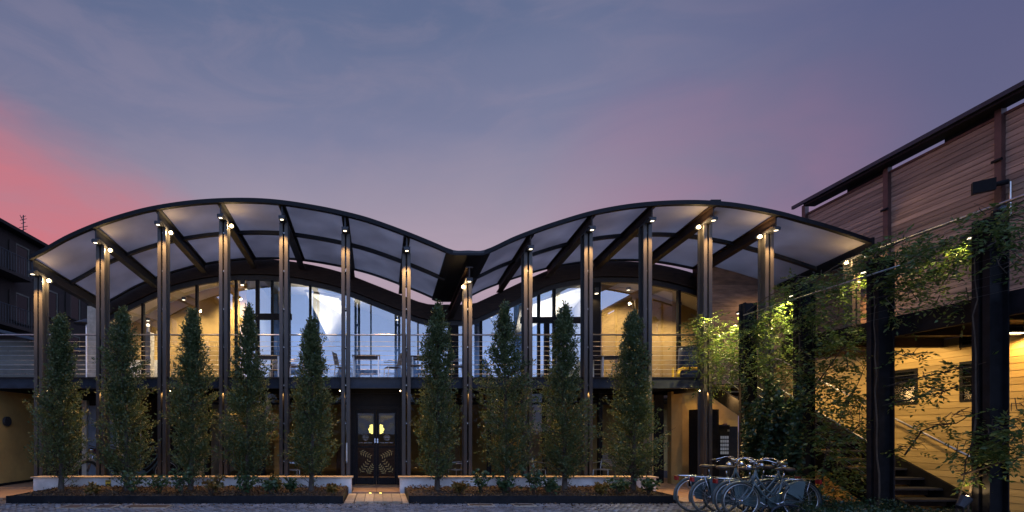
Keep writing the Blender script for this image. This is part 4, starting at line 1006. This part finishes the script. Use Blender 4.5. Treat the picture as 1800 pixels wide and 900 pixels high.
# raised ground cover along the walkway
def cover():
    n = 16000; X = rng.uniform(6.8, 9.0, n); Y = rng.uniform(6.4, 9.6, n); keep = X < 7.2 + (9.9 - Y) * .9; X, Y = X[keep], Y[keep]
    Z = rng.uniform(.02, 1, len(X)) ** .5 * (.26 + .10 * np.sin(X * 4.1 + Y * 2.3) + .06 * np.sin(Y * 7)); P = np.stack([X, Y, Z], 1)
    return leaf_quads(P, rng.normal(size=P.shape) + np.array([0, 0, .5]), rng.uniform(.03, .06, len(P)), rng.uniform(.02, .035, len(P)))
V, Q = cover(); gcv = np_mesh('ground_cover', V, Q, leaf_vine_d, None, (8, 8, 0)); tag(gcv, 'low dark green ground cover around the walkway columns', 'ground cover', kind='stuff')
# garden spotlight
gs = WX(1693, 884, 7.78)
ge = empty('garden_spotlight', (gs.x, gs.y, 0), 'lit garden spotlight in the ground cover at the foot of the nearest column', 'garden light')
MB().tube([(gs.x, gs.y, 0), (gs.x, gs.y, gs.z - .08)], .012, 6).build('spike', black_steel, ge); MB().tube([(gs.x - .05, gs.y, gs.z - .06), (gs.x + .06, gs.y + .02, gs.z + .06)], [.045, .07], 10).build('housing', steel, ge)
MB().ball((gs.x + .055, gs.y + .018, gs.z + .056), .045, 8, 6).build('bulb', lamp_warm, ge)
spot('garden_beam', (gs.x + .09, gs.y + .02, gs.z + .1), (.7, 0, 1), 9, WARM, 110, .6, .03, ge)
rk = MB().ball((W(1520, 0, 8.6).x, 8.6, .10), .22, 10, 6, (1.2, .6, .5)).build('rock', kerbs_m, loc=(W(1520, 0, 8.6).x, 8.6, 0)); tag(rk, 'pale flat stone lying in the dark ground cover', 'stone')

# ------------------------------------------------------------------ bicycles
def arc(cx, cz, r, a0, a1, n=14, y=0.0): return [(cx + r * math.cos(math.radians(a0 + (a1 - a0) * i / n)), y, cz + r * math.sin(math.radians(a0 + (a1 - a0) * i / n))) for i in range(n + 1)]
def band(mb, cx, cz, r, a0, a1, w, n=14):
    A = arc(cx, cz, r, a0, a1, n); vs = []
    for p in A:
        q = (cx + (p[0] - cx) * .965, 0, cz + (p[2] - cz) * .965)
        vs += [(q[0], -w, q[2]), (p[0], -w * .45, p[2]), (p[0], w * .45, p[2]), (q[0], w, q[2])]
    fs = []
    for i in range(n):
        for k in range(3): fs.append((i * 4 + k, i * 4 + k + 1, i * 4 + k + 5, i * 4 + k + 4))
    mb.add(vs, fs)
def make_bike(e):
    def bl(mb, name, m, par=None, sm=True):
        o = mb.build(name, m, smooth=sm); o.parent = par or e; return o
    R0 = .345
    for hx in (0.0, 1.10):
        w = bl(MB().tube(arc(hx, .35, .335, 0, 360, 36)[:-1], .018, 7, closed=True), 'wheel', tyre_m)
        bl(MB().tube(arc(hx, .35, .308, 0, 360, 32)[:-1], .009, 5, closed=True), 'rim', alu, w)
        sp = MB()
        for k in range(18):
            a = 2 * math.pi * k / 18; b = a + (.45 if k % 2 else -.45); sg = 1 if k % 4 < 2 else -1
            sp.tube([(hx + .02 * math.cos(b), .022 * sg, .35 + .02 * math.sin(b)), (hx + .305 * math.cos(a), 0, .35 + .305 * math.sin(a))], .0018, 3, cap=False)
        bl(sp, 'spokes', alu, w, False); bl(MB().tube([(hx, -.055, .35), (hx, .055, .35)], .022, 8), 'hub', chrome, w)
    fr = MB()
    BB, ST, HT, HB = (.46, 0, .29), (.33, 0, .76), (.83, 0, .92), (.885, 0, .68)
    fr.tube([BB, ST], .016, 8); fr.tube([HT, HB], .019, 8)
    fr.tube([(.877, 0, .71), (.80, 0, .60), (.68, 0, .45), (.56, 0, .34), BB], .019, 8)
    fr.tube([(.845, 0, .86), (.76, 0, .71), (.64, 0, .56), (.52, 0, .47), (.41, 0, .46)], .015, 8)
    for s in (-1, 1):
        fr.tube([(BB[0], s * .03, .29), (0, s * .06, .35)], .010, 6); fr.tube([(ST[0] - .01, s * .025, .72), (0, s * .06, .35)], .009, 6)
        fr.tube([(.888, s * .04, .67), (.93, s * .05, .55), (1.02, s * .052, .42), (1.10, s * .052, .35)], .011, 6)
    bl(fr, 'frame', bike_paint)
    for (cx, a0, a1) in ((0.0, 35, 195), (1.10, 20, 172)):
        mg = MB(); band(mg, cx, .35, .378, a0, a1, .032, 18); bl(mg, 'mudguard', bike_paint)
    for s in (-1, 1): bl(MB().prism([(.02, .35), (.30, .50), (.235, .64), (.10, .72), (-.04, .715)], 'y', s * .05, s * .056), 'coat_guard', bike_paint, None, False)
    bl(MB().prism([(.0, .30), (.0, .41), (.30, .44), (.52, .40), (.56, .30), (.52, .20), (.42, .18)], 'y', -.075, -.060), 'chain_case', bike_paint, None, False)
    rk = MB()
    for y in (-.06, 0, .06): rk.tube([(-.28, y, .75), (.27, y, .75)], .006, 5)
    for x in (-.28, -.05, .2): rk.tube([(x, -.06, .75), (x, .06, .75)], .006, 5)
    for s in (-1, 1): rk.tube([(-.12, s * .06, .75), (0, s * .065, .35)], .006, 5)
    bl(rk, 'luggage_rack', chrome)
    bl(MB().box(-.34, -.30, -.045, .045, .66, .74), 'tail_light', red_plastic, None, False)
    bl(MB().tube([ST, (.30, 0, .90)], .013, 8), 'seat_post', chrome)
    sd = MB(); sd.ball((.24, 0, .935), .12, 12, 8, (.95, .95, .38)); sd.ball((.38, 0, .94), .07, 10, 6, (1.6, .55, .42)); bl(sd, 'saddle', leather)
    bl(MB().tube([HT, (.80, 0, 1.04), (.83, 0, 1.07)], .013, 8), 'stem', chrome)
    hb = []
    for s in (-1, 1):
        hb.append([(.83, 0, 1.07), (.87, s * .06, 1.09), (.87, s * .15, 1.12), (.80, s * .24, 1.12), (.70, s * .28, 1.08), (.58, s * .29, 1.05)])
    h = MB()
    for q in hb: h.tube(q, .011, 7)
    ho = bl(h, 'handlebar', chrome)
    for s in (-1, 1): bl(MB().tube([(.64, s * .286, 1.063), (.54, s * .292, 1.04)], .017, 8), 'grip', leather, ho); bl(MB().tube([(.74, s * .25, 1.06), (.62, s * .25, 1.015)], .006, 5), 'brake_lever', chrome, ho)
    hl = bl(MB().ball((.95, 0, .98), .055, 10, 8, (1.1, 1, 1)), 'headlight', chrome); bl(MB().tube([(.84, 0, .95), (.93, 0, .97)], .008, 5), 'bracket', chrome, hl)
    cr = bl(MB().tube([(.46, -.085, .29), (.60, -.09, .20)], .010, 6).tube([(.46, .07, .29), (.32, .075, .38)], .010, 6).tube([(.46, -.09, .29), (.46, .075, .29)], .018, 8), 'crank', chrome)
    bl(MB().box(.55, .65, -.18, -.10, .19, .215), 'pedal', rubber, cr, False); bl(MB().box(.27, .37, .085, .165, .37, .395), 'pedal', rubber, cr, False)
    bl(MB().tube([(.36, .03, .29), (.30, .17, .02)], .009, 6), 'kickstand', chrome)
def copy_tree(o, parent=None):
    c = o.copy(); col.objects.link(c)
    if parent is not None: c.parent = parent
    for ch in [k for k in bpy.data.objects if k.parent == o and k is not c]: copy_tree(ch, c)
    return c
BK = [(1218, 9.55, 0.02, 'grey blue step-through bicycle at the back of the row, its red tail light leftmost'), (1247, 9.25, -.03, 'middle of the three grey blue bicycles with handlebars towards the ivy'),
      (1288, 8.95, .03, 'front grey blue bicycle with its large coat guard nearest the viewer'), (1408, 8.80, math.pi + .04, 'grey blue bicycle turned the other way with its rear wheel nearest the ground cover'),
      (1372, 9.4, math.pi - .03, 'grey blue bicycle turned the other way, half hidden behind the front ones')]
b0 = empty('bicycle', (0, 0, 0), BK[0][3], 'bicycle', 'bicycles parked at the rack'); make_bike(b0)
bikes = [b0] + [copy_tree(b0) for _ in BK[1:]]
for o, (px, Y, rz, lb) in zip(bikes, BK):
    o.location = (W(px, 0, Y).x, Y, .0); o.rotation_euler = (0, 0, rz); o.scale = (.96, .96, .90); o['label'] = lb
rc = empty('bicycle_rack', (W(1370, 0, 8.8).x, 8.8, 0), 'low tubular bicycle rack with curved loops under the front wheels', 'bicycle rack')
x = rc.location.x
for k in range(4):
    yy = 8.65 + k * .22; MB().tube([(x - .25 + k * .02, yy, 0)] + [(x - .25 + .28 * (1 - math.cos(math.pi * i / 8)) , yy, .12 + .14 * math.sin(math.pi * i / 8)) for i in range(9)] + [(x + .31, yy, 0)], .016, 7).build('loop', steel_blue, rc, smooth=True)
MB().tube([(x + .3, 8.55, .015), (x + .3, 9.45, .015)], .018, 7).build('ground_bar', steel_blue, rc)

# motorbike and a bicycle in the left passage
mo = empty('motorbike', (-7.2, 14.6, .03), 'small motorbike with red tank parked in the passage before the pale blue door', 'motorbike')
MX, MY = W(163, 0, 14.3).x, 14.3
mo.location = (MX, MY, .03)
def mbk(mb, name, m, par=None): return mb.build(name, m, par or mo, smooth=True)
for (dx, dy) in ((-.12, -.05), (.55, .75)):
    w = mbk(MB().tube([(MX + dx + .29 * math.cos(a) * .5, MY + dy + .29 * math.cos(a) * .86, .33 + .29 * math.sin(a)) for a in np.linspace(0, 2 * math.pi, 24)[:-1]], .04, 7, closed=True) if False else
            MB().tube([(MX + dx + .29 * math.cos(a) * .65, MY + dy + .29 * math.cos(a) * .75, .37 + .29 * math.sin(a)) for a in np.linspace(0, 2 * math.pi, 24)[:-1]], .045, 7, closed=True), 'wheel', rubber)
    mbk(MB().tube([(MX + dx + .24 * math.cos(a) * .65, MY + dy + .24 * math.cos(a) * .75, .37 + .24 * math.sin(a)) for a in np.linspace(0, 2 * math.pi, 20)[:-1]], .012, 5, closed=True), 'rim', alu, w)
band_pts = [(MX - .12 + .345 * math.cos(a) * .65, MY - .05 + .345 * math.cos(a) * .75, .37 + .345 * math.sin(a)) for a in np.linspace(.3, 3.0, 12)]
mbk(MB().tube(band_pts, .05, 6), 'mudguard', cap_m)
mbk(MB().tube([(MX - .12, MY - .05, .37), (MX + .02, MY + .12, 1.0)], .03, 8), 'fork', chrome)
mbk(MB().tube([(MX + .02, MY + .12, .9), (MX + .2, MY + .32, .55), (MX + .5, MY + .7, .5)], .035, 8), 'frame', steel)
mbk(MB().box(MX + .08, MX + .36, MY + .22, MY + .55, .42, .72), 'engine', steel)
mbk(MB().ball((MX + .14, MY + .28, .98), .17, 12, 8, (1.0, 1.2, .6)), 'fuel_tank', red_paint); mbk(MB().ball((MX + .42, MY + .6, .92), .2, 12, 8, (1.0, 1.3, .3)), 'seat', leather)
mbk(MB().tube([(MX - .24, MY + .26, 1.08), (MX + .02, MY + .12, 1.04), (MX + .27, MY - .06, 1.08)], .014, 7), 'handlebar', chrome); mbk(MB().ball((MX - .05, MY + .03, .95), .085, 10, 8), 'headlight', chrome)
pb = copy_tree(b0); pb.location = (W(255, 0, 14.4).x - .5, 14.4, .03); pb.rotation_euler = (0, 0, .1); pb['label'] = 'bicycle parked in the dark passage behind the second tree'; del pb['group']

# ------------------------------------------------------------------ left side: ochre wall, boarded shed, old houses
lw_ = empty('ochre_wall', (-10.2, 14, 0), 'plain ochre plastered wall with dark skirting under the left end of the balcony', 'wall')
box('wall_body', plaster_yellow, lw_, -10.35, -10.05, 9.5, 15.59, -.02, 2.55); box('skirting', black_steel, lw_, -10.049, -10.03, 9.5, 15.58, -.02, .10)
MB().tube([(-10.049, 13.9, 1.75), (-9.98, 13.9, 1.75)], .13, 14).build('round_fitting', steel, lw_)
spot('ochre_beam', (-9.0, 12.6, 2.5), (-.7, -.1, -1), 16, WARM, 120, .8, .05, lw_)
sh = empty('boarded_shed', (-12, 19, 0), 'grey olive boarded shed with sloping roof behind the left end of the balcony', 'shed')
def shroof(x): return W(0, 582, 19).z - (x - W(0, 0, 19).x) * .235
for k in range(9):
    z0 = 2.6 + k * .25; z1 = z0 + .24; x0 = -16.5; x1 = -9.2
    xr = W(0, 0, 19).x + (W(0, 582, 19).z - z1) / .235
    x1 = min(x1, xr)
    if x1 > x0 + .2: box('board', board_grey, sh, x0, x1, 19 + .004 * (k % 2), 19.06, z0, z1)
box('backing', black_steel, sh, -16.5, -9.2, 19.07, 19.2, 0, 3.7)
MB().bar((-17, 19.0, shroof(-17)), (-9.0, 19.0, shroof(-9.0)), 1.0, .10).build('roof', steel_blue, sh)
box('lower_wall', board_grey, sh, -16.5, -9.2, 18.95, 19.06, 0, 2.595)

def house(name, label, X, y0, y1, ztop, wins, m):
    e = empty(name, (X - 3, (y0 + y1) / 2, 0), label, 'house', 'old houses behind the pavilion')
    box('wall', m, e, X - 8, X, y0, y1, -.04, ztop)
    rf = MB().prism([(X + .55, ztop - .12), (X + .55, ztop + .05), (X - 4, ztop + 1.6), (X - 8.5, ztop + .05), (X - 8.5, ztop - .12)], 'y', y0 - .4, y1 + .4).build('roof', black_steel, e)
    for (y, z) in wins:
        w = MB().box(X - .02, X + .05, y - .55, y - .48, z - .8, z + .8).box(X - .02, X + .05, y + .48, y + .55, z - .8, z + .8).box(X - .02, X + .05, y - .48, y + .48, z + .72, z + .8).build('window', board_grey, e)
        MB().add([(X + .012, y - .48, z - .8), (X + .012, y + .48, z - .8), (X + .012, y + .48, z + .72), (X + .012, y - .48, z + .72)], [(0, 1, 2, 3)]).build('pane', glass_house, w)
        box('blind', black_steel, w, X + .002, X + .008, y - .48, y + .48, z - .8, z + .72)
        box('sill', plaster_old, w, X + .001, X + .16, y - .65, y + .65, z - .9, z - .81)
        for s in (-1, 1): box('shutter', plaster_old, w, X + .055, X + .095, y + s * .83 - .25, y + s * .83 + .25, z - .8, z + .8)
    return e, rf
hs = [(28.9, 11.0), (28.9, 8.3), (28.9, 5.6), (31.5, 9.2), (31.5, 6.4), (33.9, 9.6), (33.9, 6.9), (36.4, 9.6), (36.4, 6.9), (26.0, 8.3), (26.0, 11.0)]
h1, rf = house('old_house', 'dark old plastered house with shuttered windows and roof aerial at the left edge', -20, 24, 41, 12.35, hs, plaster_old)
for (y, z) in ((27.0, 9.75), (27.0, 7.0), (33.9, 5.7)):
    b = box('balcony', plaster_old, h1, -19.99, -19.0, y - 1.3, y + 1.3, z - .15, z)
    rr = MB().tube([(-19.02, y - 1.28, z + .95), (-19.02, y + 1.28, z + .95)], .025, 5)
    for k in range(14): rr.tube([(-19.02, y - 1.28 + k * .197, z), (-19.02, y - 1.28 + k * .197, z + .95)], .012, 4)
    rr.build('balustrade', steel, b)
def chim(px, py, hpx, Y, X):
    p = W(px, py, Y); z = p.z
    c = MB().box(p.x - .22, p.x + .22, Y - .22, Y + .22, z - 1.8, z + hpx * Y / F - .12).build('chimney', plaster_old, rf)
    MB().box(p.x - .32, p.x + .32, Y - .32, Y + .32, z + hpx * Y / F - .119, z + hpx * Y / F).build('chimney_cap', plaster_old, rf)
chim(11, 408, 9, 29, -20.6); chim(21, 413, 10, 29.5, -20.6); chim(35, 415, 6, 30, -20.6)
ap = W(41, 410, 30)
ae = MB().tube([(ap.x, 30, ap.z - 1.5), (ap.x, 30, W(41, 378, 30).z)], .03, 5)
for k, (py, l) in enumerate(((381, .25), (386, .32), (392, .22), (399, .42), (404, .3))):
    z = W(41, py, 30).z; ae.tube([(ap.x - l * .6, 30, z - .04), (ap.x + l * .6, 30, z + .05)], .018, 4)
ae.tube([(ap.x - .2, 30, W(0, 381, 30).z + .1), (ap.x + .05, 30, W(0, 392, 30).z)], .02, 4)
ae.build('aerial', steel, h1)
pr = empty('balcony_parasol', (W(152, 0, 17.5).x, 17.5, DECK), 'dark café parasol with wide flat shade behind the first column on the balcony', 'parasol'); x = pr.location.x
MB().tube([(x, 17.5, 2.0), (x, 17.5, 5.25)], .022, 8).build('pole', alu, pr); MB().tube([(x, 17.5, 5.1), (x, 17.5, 5.28)], [.42, .03], 10).build('shade', steel, pr)

# neighbouring house beside the yard, out of the picture but mirrored in the left glazing
nh = empty('neighbouring_house', (-15, -2, 0), 'tall dark house beside the yard, seen only mirrored in the glazing', 'house')
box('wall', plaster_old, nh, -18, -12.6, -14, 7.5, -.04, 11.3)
MB().prism([(-12.1, 11.2), (-12.1, 11.4), (-15.3, 12.8), (-18.5, 11.4), (-18.5, 11.2)], 'y', -14.4, 7.9).build('roof', black_steel, nh)
for y in (-11, -8, -5, -2, 1, 4):
    for z in (4.5, 7.5):
        w = box('window', board_grey, nh, -12.599, -12.54, y - .5, y + .5, z - .8, z + .8); box('pane', glass_house, w, -12.539, -12.53, y - .42, y + .42, z - .72, z + .72)
